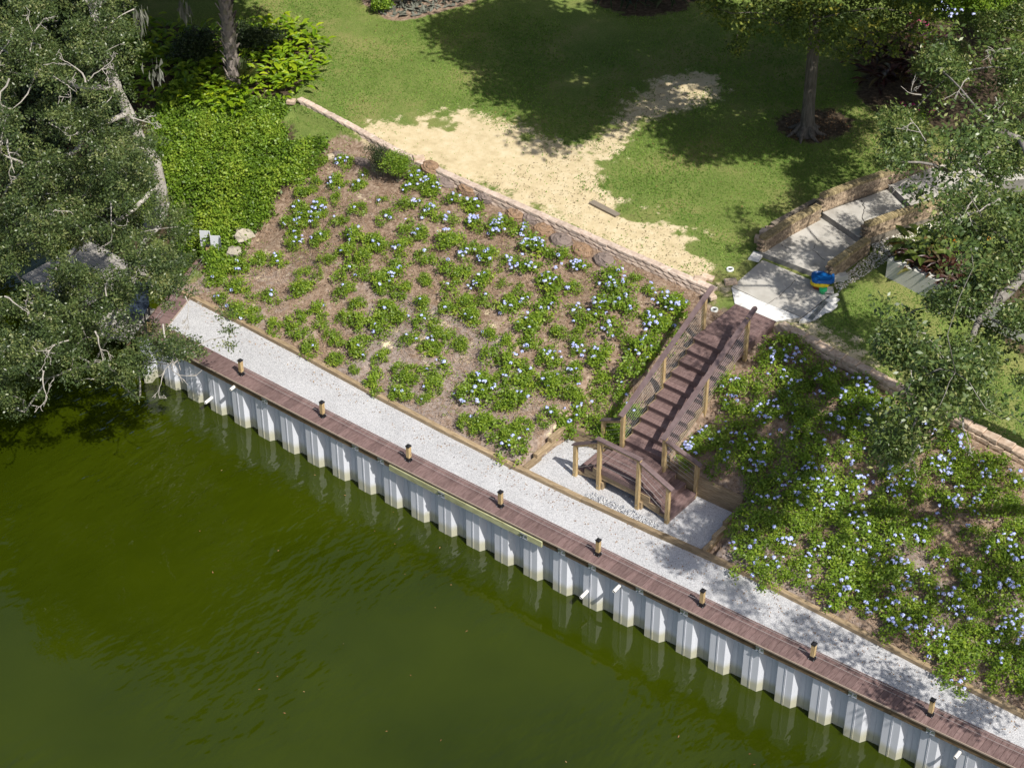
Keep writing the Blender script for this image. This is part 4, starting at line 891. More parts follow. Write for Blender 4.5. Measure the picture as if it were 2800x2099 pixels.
def flower_mesh(seed):
    rr = np.random.default_rng(seed); n = 16; u = rr.normal(size=(n, 3)); u[:, 2] = np.abs(u[:, 2])+.2; u /= np.linalg.norm(u, axis=1, keepdims=True); C = u*np.array([.052, .052, .038])
    t = np.cross(u, rr.normal(size=(n, 3))); t /= np.linalg.norm(t, axis=1, keepdims=True); s = np.cross(u, t); w = .021
    V = np.stack([C+t*w, C+s*w, C-t*w, C-s*w], 1).reshape(-1, 3); return mesh_np('flower_head', V, np.arange(4*n).reshape(n, 4), 'petal', {'rnd': np.repeat(rr.random(n), 4)})
FL = [flower_mesh(200+k) for k in range(4)]
NUMW = ['no', 'one', 'two', 'three', 'four', 'five', 'six', 'seven', 'eight', 'nine', 'ten', 'eleven', 'twelve', 'thirteen', 'fourteen', 'fifteen']
def shrub_label(x, y, r, nf, side):
    size = 'tiny' if r < .2 else ('small' if r < .29 else ('large' if r > .46 else ('big' if r > .38 else 'middling')))
    fl = 'without flowers' if nf == 0 else (f'with {NUMW[nf]} pale blue flower head' + ('' if nf == 1 else 's') if nf < 16 else 'with masses of pale blue flowers')
    if side == 'l':
        pl = 'along the timber edging' if y < 3.0 else ('below the long block wall' if y > 7.6 else 'on the open straw slope')
        if x > 11.2: pl = 'close to the slope side stair rail' if y > 4 else 'beside the gravel bay'
        elif x < -.3: pl = 'at the vine edge'
        elif 3.0 <= y <= 7.6: pl = 'on the open straw slope, ' + ('lower third' if y < 4.6 else ('middle' if y < 6.1 else 'upper third'))
        g = 'shrubs on the open straw slope'
    else:
        pl = 'in the dense bed by the path' if y < 3.4 else ('in the dense bed by the wall' if y > 7.2 else 'inside the dense bed')
        if x < 15.4: pl = 'beside the bed side stair rail'
        g = 'shrubs in the dense bed'
    return f'{size} green shrub {fl} {pl}', g
def slope_normal_rot(x, y):
    e = .25; return math.atan2(float(ground_z(x, y+e)-ground_z(x, y-e)), 2*e)
def shrub(x, y, r, nf, side):
    z = float(ground_z(x, y)); k = shrub_label(x, y, r, nf, side)
    t = thing('flowering_shrub', k[0], 'shrub', (x, y, z-.01), k[1]); tl = slope_normal_rot(x, y)*.8
    sc = r/.40; a = random.uniform(0, 6.28)
    f = obj('foliage', random.choice(SH if side == 'l' else SHR), t, None, Euler((tl, 0, 0)).to_matrix().to_4x4().to_euler(), (sc*random.uniform(.9, 1.15), sc*random.uniform(.9, 1.1), max(.75, min(1.25, sc))*random.uniform(.85, 1.2)))
    f.rotation_euler = (Euler((tl, 0, 0)).to_matrix() @ Euler((0, 0, a)).to_matrix()).to_euler()
    cl = [(random.uniform(-.6, .6)*r, random.uniform(-.85, .2)*r) for _ in range(1+nf//4)]      # heads gather on the sunny lower side
    for q in range(nf):
        c = random.choice(cl); dx = max(-r, min(r, c[0]+random.gauss(0, .28*r))); dy = max(-1.05*r, min(r, c[1]+random.gauss(0, .25*r))); rad = math.hypot(dx, dy)/r
        dz = max(.09, .34*min(1.15, sc)*(1-.5*rad*rad))+dy*math.tan(tl)+random.uniform(.02, .09)
        obj('flower_head', random.choice(FL), t, (dx, dy, dz), (random.uniform(.1, .5), random.uniform(-.3, .3), random.uniform(0, 6)), [random.uniform(.7, 1.12)]*3)
plants = []
def lay(origin, s, lst):
    for p in lst: plants.append((origin[0]+p[0]/s, origin[1]+p[1]/s, p[2]/s, p[3]))
lay((800, 500), 2.7643, [(60, 80, 60, 0), (140, 60, 60, 1), (330, 20, 50, 1), (500, 25, 60, 2), (340, 120, 55, 0), (500, 200, 70, 1), (680, 140, 45, 2), (705, 255, 70, 2), (880, 160, 80, 4), (200, 190, 80, 10), (60, 180, 60, 3),
    (900, 40, 60, 3), (1050, 50, 90, 5), (1215, 140, 85, 4), (1365, 180, 80, 4), (1060, 230, 90, 5), (1190, 290, 70, 6), (1380, 320, 80, 14), (1550, 290, 60, 2), (860, 340, 75, 1), (980, 380, 70, 3), (330, 310, 60, 1), (400, 290, 40, 0), (60, 320, 70, 3),
    (205, 420, 65, 1), (40, 460, 60, 3), (500, 400, 95, 5), (640, 460, 80, 2), (430, 530, 90, 1), (540, 560, 80, 0), (700, 490, 50, 2), (850, 480, 80, 2), (1010, 560, 75, 1), (1180, 430, 90, 6), (1330, 500, 80, 5), (1490, 570, 90, 7), (1440, 520, 60, 1),
    (1600, 350, 100, 20), (1740, 380, 80, 9), (1800, 490, 110, 20), (1640, 600, 80, 6), (1770, 650, 100, 9), (2020, 570, 95, 3), (2160, 640, 70, 12), (1150, 640, 80, 1), (1290, 680, 80, 0), (820, 610, 80, 2), (800, 690, 90, 5), (430, 690, 100, 1), (560, 680, 80, 1),
    (680, 740, 90, 1), (1010, 730, 60, 0), (90, 690, 70, 0), (70, 800, 85, 0), (230, 600, 50, 0), (300, 570, 45, 0), (200, 690, 45, 0), (400, 830, 80, 1), (830, 810, 70, 0), (1170, 820, 80, 1), (690, 800, 60, 0), (1450, 760, 90, 7), (1300, 890, 80, 0), (1480, 890, 65, 1),
    (980, 900, 70, 1), (1610, 760, 40, 0), (1730, 810, 55, 0), (1960, 770, 95, 10), (2130, 800, 60, 3), (210, 960, 70, 1), (500, 920, 60, 0), (400, 1010, 60, 0), (720, 960, 90, 1), (540, 1050, 90, 0), (660, 1080, 90, 2), (840, 1020, 70, 1), (1000, 1050, 80, 2),
    (1160, 960, 70, 1), (1340, 1000, 80, 2), (1640, 930, 85, 5), (1790, 890, 80, 3), (1960, 940, 105, 4), (2130, 970, 60, 6), (40, 1020, 70, 0), (50, 1130, 80, 0), (210, 1100, 65, 0), (350, 1190, 60, 0), (280, 1140, 50, 0), (890, 1190, 80, 2), (1110, 1130, 60, 1),
    (1480, 1140, 55, 1), (1800, 1070, 105, 4), (2020, 1130, 65, 0), (2160, 1170, 60, 0), (520, 1240, 85, 2), (670, 1320, 65, 1), (1060, 1250, 80, 3), (1200, 1190, 60, 0), (1290, 1220, 60, 0), (1490, 1280, 80, 0), (1640, 1200, 65, 0), (1800, 1220, 80, 3), (1960, 1320, 90, 7),
    (1660, 1350, 95, 4), (2170, 1260, 60, 10), (140, 1250, 75, 1), (340, 1340, 60, 0), (480, 1420, 40, 0), (1110, 1390, 90, 5), (940, 1430, 75, 0), (820, 1410, 60, 0), (840, 1510, 95, 2), (640, 1500, 85, 0), (1070, 1530, 75, 1), (840, 1590, 75, 1), (1440, 1520, 105, 8),
    (1590, 1480, 75, 3), (1780, 1470, 95, 3), (1350, 1590, 95, 4), (1500, 1600, 95, 5), (1700, 1580, 105, 3), (1950, 1490, 95, 3), (2120, 1430, 75, 3), (2120, 1590, 75, 2), (1640, 1640, 80, 2), (1000, 1640, 40, 1)])
lay((0, 600), 2.4567, [(1610, 330, 75, 3), (1600, 450, 80, 1), (1440, 410, 65, 1), (1500, 540, 55, 2), (1600, 620, 80, 1), (1720, 650, 65, 1), (1850, 720, 65, 0), (1740, 270, 65, 0), (1880, 270, 65, 3), (1700, 520, 40, 0), (1830, 520, 60, 2), (1480, 330, 45, 0)])
lay((0, 0), 2.4567, [(2070, 1430, 65, 7), (2150, 1470, 55, 4), (1930, 1500, 55, 2), (1960, 1620, 65, 5), (2160, 1600, 60, 1)])
lay((780, 240), 4.422, [(720, 900, 105, 5), (660, 1130, 125, 4), (950, 1050, 75, 1), (910, 1190, 65, 2), (470, 900, 65, 0), (370, 1150, 75, 0), (1560, 1100, 120, 5), (1740, 1160, 115, 6), (1620, 1000, 40, 2)])
lay((1500, 700), 2.0729, [(370, 130, 80, 5), (480, 140, 40, 0), (400, 200, 75, 10), (330, 280, 90, 14), (440, 290, 75, 8), (590, 200, 55, 4), (690, 270, 90, 12), (590, 340, 55, 5), (620, 390, 70, 9), (740, 270, 55, 5), (700, 420, 45, 2), (220, 350, 55, 1), (350, 430, 80, 6),
    (300, 570, 75, 6), (560, 530, 85, 9), (480, 630, 85, 2), (450, 500, 30, 0), (300, 720, 65, 0), (190, 830, 55, 5), (430, 800, 55, 2), (280, 830, 45, 1), (60, 900, 75, 2), (150, 930, 80, 4), (300, 960, 60, 0), (370, 990, 70, 0), (400, 900, 55, 1), (90, 970, 55, 1), (490, 880, 45, 1)])
lay((1000, 1100), 2.763, [(900, 130, 95, 0), (960, 200, 110, 0), (1180, 180, 75, 1), (1140, 270, 85, 0), (1120, 370, 105, 5), (1050, 30, 60, 0), (1390, 100, 80, 2), (1080, 250, 60, 0), (1490, 150, 75, 2), (760, 150, 60, 1)])
for (u, v, r, nf) in plants:
    g = hit(u, v+r*.25); x, y = g[0], g[1]
    y = max(y, float(yt(x))+random.choice((.12, .30, .34))) if not (v > 1180 and 1360 < u < 1440) else y
    shrub(x, y, max(.18, r/93*1.08), nf, 'l')
def sprigs(name, X, Y, per, size, mat, label, cat, h):
    C = np.repeat(np.stack([X, Y, ground_z(X, Y)+h], 1), per, 0)+RNG.normal(size=(len(X)*per, 3))*np.array([.06, .06, .035])*(1 if size < .1 else 2.2)
    tone = np.clip(np.repeat(RNG.normal(.45, .2, len(X)), per)+RNG.normal(0, .14, len(C)), 0, 1)
    o = obj(name, leaf_mesh(name, C, size, size*.5, mat, up=.5, rnd=tone)); o['kind'] = 'stuff'; tag(o, label, cat)
n_ = 1500; X_ = RNG.uniform(-1.6, 12.6, n_); Y_ = RNG.uniform(2.2, 8.5, n_)
k_ = (Y_ > yt(X_)+.2) & (Y_ < wall_y(X_)-.3) & ~((X_ > 10.9) & (Y_ < 4.1)) & (np.sin(X_*2.3+Y_)+np.sin(Y_*3.1-X_*1.1) > RNG.uniform(-1.2, 1.6, n_))
sprigs('slope_weeds', X_[k_], Y_[k_], 9, .06, 'shrub_leaf', 'thin weedy green growth between the shrubs of the open slope', 'weeds', .05)
# a shrub spilling over the timber onto the gravel
# dense bed to the right of the stairs
pts = []; tries = 0
while tries < 9000 and len(pts) < 125:
    tries += 1; x = random.uniform(14.35, 25.6); y = random.uniform(float(yt(x))+.28, 8.05)
    if x < 16.75 and y < 4.35: continue
    if x < 14.75 and y > 5.0 and random.random() < .8: continue
    uv = to_px((x, y, float(ground_z(x, y))))[0]
    if uv[0] > 2235 or uv[1] > 1690: continue
    gap = math.sin(x*1.7+1.1)*math.sin(y*1.9+.4)
    if gap > .34 and random.random() < .88: continue
    md = .56+.12*random.random()
    if any((x-a)**2+(y-b)**2 < md*md for a, b in pts): continue
    pts.append((x, y))
for (x, y) in pts: shrub(x, y, random.uniform(.36, .58), random.choice((0, 2, 4, 5, 6, 7, 8, 9, 10, 11, 12, 14, 15)), 'r')
# two taller dark bushes by the wall
def bush(name, p, h, r, mat, label, cat, n=900, leaf=(.07, .035), trunk=True, flowers=None, group=None, bl=None):
    t = thing(name, label, cat, p, group); B = [(random.uniform(-.5, .5)*r, random.uniform(-.5, .5)*r, h*random.uniform(.4, .85), r*random.uniform(.4, .62)) for _ in range(bl or 7)]
    P, tone = blob_points(B, 22*(.8/(r*.5))**2, max(4, n//(22*7)), tw=.07+.04*r, flat=.9); P[:, 2] = np.maximum(P[:, 2], .02)
    obj('foliage', leaf_mesh('foliage', P, leaf[0], leaf[1], mat, up=.4, rnd=tone), t)
    if trunk:
        m = MB()
        for k in range(3): limb(m, (random.uniform(-.06, .06), random.uniform(-.06, .06), -.05), B[k][:3], .03, .012, 5)
        m.obj('stem', 'bark_dark', t)
    return t
g = hit(780+1130/4.422, 240+1090/4.422); bush('dark_bush', g, 1.15, .42, 'dark_shrub_leaf', 'upright grey green bush with a thin stem below the long block wall', 'bush', 3600, (.05, .022))
g = hit(780+1370/4.422, 240+1130/4.422); bush('dark_bush', g, .95, .42, 'vine_leaf', 'dark green rounded bush next to the grey green bush below the wall', 'bush', 3600, (.06, .03))
g = hit(1520+640/4.145, 1080+500/4.145); bush('dark_bush', g, .45, .42, 'vine_leaf', 'dark leafy shrub shaded by the stair railing above the landing', 'bush', 3600, (.06, .03), trunk=False)

# ================================================================== LAWN
def build_grass():
    n = 330000; X = RNG.uniform(-14, 24, n); Y = RNG.uniform(8.3, 30, n)
    uv = to_px(np.stack([X, Y, lawn_z(X, Y)], 1)); ok = (uv[:, 0] > -30) & (uv[:, 0] < 2240) & (uv[:, 1] > -30) & (uv[:, 1] < 1000)
    ok &= Y > np.where(X < -1.0, 7.6, wall_y(X)+.15); X, Y = X[ok], Y[ok]
    pn = .25*np.sin(X*2.7+np.sin(Y*3.1))+.2*np.sin(Y*4.3+X*1.3)+.15*np.sin(X*9+Y*7)
    s = np.maximum.reduce([sd_poly(X, Y, p) for p in (SAND, SAND2, SAND3)])
    dead = np.maximum.reduce([sd_poly(X, Y, p) for p in (BED_TL, BED_TM, BED_TREE, BED_R, BED_W, SHADE)])
    path = np.maximum.reduce([sd_poly(X, Y, p) for p in ([(12.2, 8.6), (15.0, 8.9), (15.1, 10.7), (14.5, 11.0), (14.4, 13.2), (15.9, 17.5), (18.6, 20.6), (16.8, 22.5), (13.9, 18.6), (12.2, 13.6), (11.95, 10.8)], PEB_R, PEB_L)])
    pr_ = np.where(s+pn*.9 > .35, .05, np.where(s+pn*.9 > -.15, .38, 1.0))*np.where(dead > -.05, 0.0, 1)*np.where(path > -.03, 0, 1)*np.where(X < -5.0, np.where(Y < 9.4, 0, 1), 1)
    k = RNG.random(len(X)) < pr_; X, Y = X[k], Y[k]; n = len(X); z = ground_z(X, Y)
    a = RNG.uniform(0, 6.283, n); h = RNG.uniform(.025, .055, n); w = RNG.uniform(.012, .026, n); lx, ly = RNG.normal(0, .035, n), RNG.normal(0, .035, n)
    c = np.stack([X, Y, z-.004], 1); sd = np.stack([np.cos(a), np.sin(a), np.zeros(n)], 1)*w[:, None]; tip = c+np.stack([lx, ly, h], 1)
    big = .5+.16*np.sin(X*.55+1)*np.cos(Y*.6)+.12*np.sin(X*1.7+Y*1.2); tone = np.clip(big+RNG.normal(0, .2, n), 0, 1)
    o = obj('grass', mesh_np('grass', np.stack([c-sd, c+sd, tip], 1).reshape(-1, 3), np.arange(3*n).reshape(n, 3), 'grass_blade', {'rnd': np.repeat(tone, 3)})); o['kind'] = 'stuff'; tag(o, 'short mown green lawn grass', 'grass')
build_grass()
def scatter_leaves(name, polyD, n, size, mat, label, zf=None, off=.012):
    poly = np.array([Dz(u, v, zf) if zf is not None else Dh(u, v) for u, v in polyD])[:, :2]; lo, hi = poly.min(0), poly.max(0)
    P = RNG.uniform(lo, hi, (n*8, 2)); P = P[sd_poly(P[:, 0], P[:, 1], poly) > 0][:n]; z = (np.full(len(P), zf) if zf is not None else ground_z(P[:, 0], P[:, 1]))+off
    V, F, r = leaves_geo(np.stack([P[:, 0], P[:, 1], z], 1), size, size*.45, up=.93, fold=.1); o = obj(name, mesh_np(name, V, F, mat, {'rnd': r})); o['kind'] = 'stuff'; tag(o, label, 'leaves')
scatter_leaves('fallen_leaves', [(420, 640), (800, 870), (1180, 1050), (1530, 1200), (1800, 1360), (2212, 1560), (2212, 1600), (1400, 1210), (900, 950), (430, 690)], 760, .055, 'dry_leaf', 'brown fallen leaves on the gravel path', ZG, .006)
scatter_leaves('fallen_leaves', [(1180, 990), (1440, 1180), (1530, 1160), (1590, 1090), (1500, 1040), (1220, 940)], 190, .05, 'dry_leaf', 'brown fallen leaves in the gravel bay round the stairs', ZG, .004)
scatter_leaves('fallen_leaves', [(1000, 380), (1250, 330), (1420, 180), (1550, 180), (1350, 330), (1320, 410), (1560, 570), (1540, 610), (1250, 490)], 1300, .05, 'dark_litter', 'small brown leaf litter on the sand')
scatter_leaves('fallen_leaves', [(640, 60), (960, 50), (1500, 60), (1640, 230), (1880, 320), (1650, 500), (1500, 480), (1280, 380), (1000, 230), (760, 240)], 170, .07, 'dry_leaf', 'scattered yellow brown leaves on the lawn', None, .03)
scatter_leaves('floating_leaves', [(300, 950), (700, 950), (1300, 1400), (1900, 1658), (700, 1658), (350, 1300)], 34, .07, 'dry_leaf', 'few dry leaves floating on the green water', 0.0, .006)
scatter_leaves('fallen_leaves', [(1690, 240), (1790, 235), (1840, 270), (1790, 305), (1700, 300)], 300, .07, 'dry_leaf', 'brown leaf litter round the foot of the lawn tree')
scatter_leaves('fallen_fronds', [(800, 15), (850, 40), (950, 25), (1010, 0), (900, -10)], 260, .30, 'moss', 'bleached palm litter in the mulch bed at the lawn edge')

# ================================================================== LOW PLANTS ROUND THE PALM
def build_vines():
    lo, hi = VINE[:, :2].min(0), VINE[:, :2].max(0); P = RNG.uniform(lo, hi, (60000, 2)); s = sd_poly(P[:, 0], P[:, 1], VINE); nz = -.05+.30*np.sin(P[:, 0]*3.3+P[:, 1]*1.7)+.14*np.sin(P[:, 1]*4.1-P[:, 0]*2.3); P = P[s+nz > .45*RNG.random(len(s))**2-.05]
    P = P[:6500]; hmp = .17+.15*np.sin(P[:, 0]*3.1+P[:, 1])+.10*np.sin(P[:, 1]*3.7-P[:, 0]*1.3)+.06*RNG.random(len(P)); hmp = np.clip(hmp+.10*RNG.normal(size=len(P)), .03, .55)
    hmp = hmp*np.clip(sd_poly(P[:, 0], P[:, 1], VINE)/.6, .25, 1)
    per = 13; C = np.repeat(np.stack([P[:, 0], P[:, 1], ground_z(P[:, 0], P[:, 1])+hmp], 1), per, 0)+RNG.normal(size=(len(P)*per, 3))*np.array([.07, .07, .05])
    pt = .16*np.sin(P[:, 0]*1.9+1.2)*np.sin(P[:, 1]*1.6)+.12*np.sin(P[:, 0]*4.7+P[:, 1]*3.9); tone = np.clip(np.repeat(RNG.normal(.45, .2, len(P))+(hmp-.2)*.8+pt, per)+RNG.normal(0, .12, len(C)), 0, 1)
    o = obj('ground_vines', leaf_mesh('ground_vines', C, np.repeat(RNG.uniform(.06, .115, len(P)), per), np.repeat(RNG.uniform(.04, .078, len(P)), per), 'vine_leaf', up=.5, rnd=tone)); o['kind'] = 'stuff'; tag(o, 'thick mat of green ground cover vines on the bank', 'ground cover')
build_vines()
up_ = Dpoly([(-60, -20), (270, -20), (275, 230), (320, 480), (260, 560), (60, 560), (-60, 560)])
lo_, hi_ = up_[:, :2].min(0), up_[:, :2].max(0); Q_ = RNG.uniform(lo_, hi_, (9000, 2)); Q_ = Q_[(sd_poly(Q_[:, 0], Q_[:, 1], up_) > 0) & (ground_z(Q_[:, 0], Q_[:, 1]) > .15)][:3000]
sprigs('shade_sprigs', Q_[:, 0], Q_[:, 1], 12, .16, 'dark_shrub_leaf', 'dark leaf sprigs added to deepen the shade on the bank below the oak', 'shade_sprigs', .2)  # added dark leaves cover brown gaps, imitating deep shade under the oak
def big_leaf_mesh(seed, n, L, W, h, mat, spread=1.0, stem=True, bend=.5):
    rr = np.random.default_rng(seed); V = []; F = []; R = []
    for k in range(n):
        a = rr.uniform(0, 6.283); hz = h*rr.uniform(.35, 1.0); base = np.array([rr.normal(0, .10*spread), rr.normal(0, .10*spread), hz*.75]); l = L*rr.uniform(.7, 1.15); w = W*rr.uniform(.8, 1.15)
        d = np.array([math.cos(a), math.sin(a), rr.uniform(-.1, .6)]); d /= np.linalg.norm(d); s = np.cross(d, (0, 0, 1)); s /= np.linalg.norm(s); up = np.cross(s, d)
        off = base+np.array([math.cos(a), math.sin(a), 0])*rr.uniform(.05, .22)*spread; i0 = len(V)
        for (t, ww, dz) in ((0, .0, 0), (.25, .8, .06), (.55, 1.0, .06), (.8, .6, -.06*bend), (1, 0, -.25*bend)):
            c = off+d*l*t+up*l*dz
            if ww == 0: V.append(c)
            else: V += [c+s*w*.5*ww+up*w*.10, c-up*.02, c-s*w*.5*ww+up*w*.10]
        F += [(i0, i0+1, i0+2), (i0, i0+2, i0+3), (i0+1, i0+4, i0+5, i0+2), (i0+2, i0+5, i0+6, i0+3), (i0+4, i0+7, i0+8, i0+5), (i0+5, i0+8, i0+9, i0+6), (i0+7, i0+10, i0+8), (i0+8, i0+10, i0+9)]
        R += [rr.beta(2, 2)]*11
    me = bpy.data.meshes.new('leaves'); me.from_pydata([tuple(p) for p in V], [], F); at = me.attributes.new('rnd', 'FLOAT', 'POINT'); at.data.foreach_set('value', np.array(R, np.float32)); me.materials.append(M[mat]); me.update(); return me
BL = [big_leaf_mesh(300+k, 34, .30, .13, .60, 'broad_leaf', 1.8) for k in range(5)]; BLD = [big_leaf_mesh(320+k, 34, .30, .13, .7, 'vine_leaf', 1.9) for k in range(4)]
bright = [(560, 85), (590, 80), (620, 82), (650, 92), (668, 110), (672, 140), (655, 165), (635, 150), (610, 130), (580, 120), (640, 120), (600, 165), (580, 190), (620, 185), (605, 205), (560, 150), (655, 185), (545, 175),
          (465, 180), (480, 200), (500, 215), (520, 205), (492, 235), (470, 215), (515, 240), (480, 160), (300, 75), (312, 100), (360, 128), (395, 130), (290, 470), (270, 440), (330, 215), (420, 220), (450, 230)]
for i, (u, v) in enumerate(bright):
    g = Dh(u, v); t = thing('broadleaf_plant', ('bright yellow green broadleaf plant in the clump along the lawn edge' if u > 535 else ('bright yellow green broadleaf plant at the foot of the palm' if u > 440 else 'bright broadleaf plant glowing in a gap of shade between oak and palm')), 'plant', (g[0], g[1], g[2]), 'bright broadleaf plants')
    obj('leaves', BL[i % 5], t, None, (0, 0, random.uniform(0, 6.28)), [random.uniform(.8, 1.25)]*3)
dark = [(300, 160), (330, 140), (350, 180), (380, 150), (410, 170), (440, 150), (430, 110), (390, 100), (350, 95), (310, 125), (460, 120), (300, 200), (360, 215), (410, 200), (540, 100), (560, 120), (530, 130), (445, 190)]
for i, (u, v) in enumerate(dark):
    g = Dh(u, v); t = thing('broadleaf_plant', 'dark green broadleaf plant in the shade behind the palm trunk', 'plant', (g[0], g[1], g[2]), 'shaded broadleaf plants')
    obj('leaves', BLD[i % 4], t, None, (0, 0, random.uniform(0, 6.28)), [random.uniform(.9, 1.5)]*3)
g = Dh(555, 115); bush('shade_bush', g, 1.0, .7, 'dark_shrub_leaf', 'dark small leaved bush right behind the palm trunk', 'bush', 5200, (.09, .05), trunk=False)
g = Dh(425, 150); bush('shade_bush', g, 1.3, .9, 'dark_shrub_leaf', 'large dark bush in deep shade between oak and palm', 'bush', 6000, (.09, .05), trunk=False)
# ---- palm
def frond_geo(rr, base, a, el, L, droop, n=26, lw=.05, ll=.55):
    V = []; F = []; d = np.array([math.cos(a)*math.cos(el), math.sin(a)*math.cos(el), math.sin(el)]); p = np.array(base, float); pts = [p.copy()]
    for i in range(n): d = d+np.array([0, 0, -droop/n]); d /= np.linalg.norm(d); p = p+d*L/n; pts.append(p.copy())
    pts = np.array(pts); s0 = np.array([-math.sin(a), math.cos(a), 0])
    for i in range(2, n+1):
        t = i/n; l = ll*math.sin(math.pi*min(1, .15+.85*t))**.7*rr.uniform(.85, 1.1); dd = pts[i]-pts[i-1]; dd /= np.linalg.norm(dd)
        for sg in (1, -1):
            q = s0*sg*.8+dd*.6+np.array([0, 0, -.25]); q /= np.linalg.norm(q); c = pts[i]; i0 = len(V); V += [c-dd*lw*.5, c+dd*lw*.5, c+q*l]; F.append((i0, i0+1, i0+2))
    return V, F
def fan_geo(rr, base, a, el, L, n=18):
    V = []; F = []; d = np.array([math.cos(a)*math.cos(el), math.sin(a)*math.cos(el), math.sin(el)]); c = np.array(base)+d*L*.45; s = np.array([-math.sin(a), math.cos(a), 0]); up = np.cross(d, s)
    for k in range(n):
        t = -1.5+3.0*k/(n-1); q = d*math.cos(t)+s*math.sin(t)+up*rr.uniform(-.08, .08); w = np.cross(q, up)*.028; i0 = len(V); V += [c+w*.3, c-w*.3, c+q*L*.3-w, c+q*L*.3+w, c+q*L*.58+np.array([0, 0, -.06*L])]; F += [(i0, i0+1, i0+2, i0+3), (i0+3, i0+2, i0+4)]
    i0 = len(V); V += [np.array(base)+s*.015, np.array(base)-s*.015, c]; F.append((i0, i0+1, i0+2)); return V, F
def pyd(name, V, F, mat, R=None):
    me = bpy.data.meshes.new(name); me.from_pydata([tuple(p) for p in V], [], F); a = me.attributes.new('rnd', 'FLOAT', 'POINT'); a.data.foreach_set('value', np.array(R if R is not None else np.full(len(V), .5), np.float32)); me.materials.append(M[mat]); me.update(); return me
pg = Dh(505, 196); pal = thing('palm_tree', 'tall cabbage palm with a rough grey booted trunk among bright broadleaf plants', 'tree', (pg[0], pg[1], pg[2]))
m = MB(); hp = 8.2; m.tube([(.02*math.sin(z), .03*math.cos(z*.8), z) for z in np.linspace(-.1, hp, 14)], [.24]+[.185]*12+[.2], 10)
for k in range(int(hp/.045)):
    z = .35+k*.045; a = k*2.399; r = .18; c = Vector((r*math.cos(a), r*math.sin(a), z)); o_ = Vector((math.cos(a), math.sin(a), 0)); s_ = Vector((-math.sin(a), math.cos(a), 0)); w = random.uniform(.06, .11); l = random.uniform(.16, .34)
    tip = c+o_*random.uniform(.06, .16)+Vector((0, 0, l)); m.add([c+s_*w, c-s_*w, tip+s_*w*.35, tip-s_*w*.35, c+s_*w-o_*.03, tip+s_*w*.3-o_*.04], [(0, 1, 3, 2), (0, 2, 5, 4)])
m.obj('trunk', 'palm_bark', pal)
rr = np.random.default_rng(5); V = []; F = []; R = []
for k in range(30):
    v, f = fan_geo(rr, (0, 0, hp), rr.uniform(0, 6.28), rr.uniform(-.5, 1.2), rr.uniform(2.4, 3.2), 26); F += [tuple(i+len(V) for i in q) for q in f]; V += v; R += [rr.random()]*len(v)
obj('crown', pyd('crown', V, F, 'palm_leaf', R), pal)
def fan_plant(p, n, L, label, group=None, mat='palm_leaf', h=.1, name='fan_palm'):
    rr = np.random.default_rng(int(abs(p[0]*100))); V = []; F = []; R = []
    for k in range(n): v, f = fan_geo(rr, (rr.normal(0, .05), rr.normal(0, .05), h), rr.uniform(0, 6.28), rr.uniform(.25, 1.3), L*rr.uniform(.7, 1.1), 16); F += [tuple(i+len(V) for i in q) for q in f]; V += v; R += [rr.random()]*len(v)
    t = thing(name, label, 'plant', p, group); obj('leaves', pyd('leaves', V, F, mat, R), t); return t
fan_plant(Dh(520, 185), 14, 1.0, 'young fan palm growing at the foot of the tall palm trunk')
for (u, v, lab) in ((815, 2, 'fan palm with yellowing leaves in the mulch bed at the lawn edge'), (860, -8, 'larger fan palm behind the bleached palm litter'), (905, -12, 'fan palm at the far side of the bleached litter'), (945, -20, 'fan palm at the end of the mulch bed near the shaded lawn')): fan_plant(Dh(u, v), 16, 1.5, lab, 'fan palms in the mulch bed', h=.25)
g = Dh(824, 28); bush('small_shrub', g, .5, .28, 'vine_leaf', 'small bright green shrub in front of the fan palms', 'shrub', 1500, (.08, .06), trunk=False)
for (u, v, lab) in ((1330, 5, 'dark spiky shrub at the edge of the shaded mulch bed'), (1385, 8, 'dark spiky shrub in the middle of the shaded mulch bed'), (1440, 2, 'dark spiky shrub at the far edge of the shaded mulch bed'), (1360, -20, 'dark spiky shrub behind the others in the shaded mulch bed'), (1420, -25, 'dark spiky shrub at the back of the shaded mulch bed')):
    g = Dh(u, v); t = thing('spiky_shrub', lab, 'shrub', tuple(g), 'dark shrubs in the shaded mulch bed'); obj('leaves', big_leaf_mesh(int(u), 60, .6, .07, .7, 'dark_shrub_leaf', 1.8), t)
# ---- red leaved plants in the beds
CN = [big_leaf_mesh(400+k, 16, .55, .22, .9, 'canna_leaf') for k in range(3)]; TI = [big_leaf_mesh(410+k, 26, .50, .12, .9, 'ti_leaf') for k in range(4)]
for i, (u, v, z, lab) in enumerate(((1958, 560, 4.35, 'big leaved green canna at the corner of the white wall'), (1985, 548, 4.35, 'big leaved canna behind the white wall corner'), (2012, 560, 4.35, 'tall green canna behind the middle of the white wall'), (2000, 585, 4.35, 'canna leaning over the white wall top'))):
    p = Dz(u, v, z); t = thing('canna_plant', lab, 'plant', tuple(p), 'cannas behind the white wall'); obj('leaves', CN[i % 3], t, None, (0, 0, i*1.3))
for i, (u, v) in enumerate(((1945, 572), (1972, 585), (1990, 600), (2015, 605), (2030, 590), (2045, 625), (2062, 640), (1975, 560), (2080, 650), (2040, 600), (2090, 630), (2120, 660))):
    p = Dz(u, v, 4.3); t = thing('red_leaf_plant', 'dark red leaved plant growing behind the pale wall', 'plant', tuple(p), 'red leaved plants behind the pale wall'); obj('leaves', TI[i % 4], t, None, (0, 0, i*1.1), [random.uniform(.6, .9)]*3)
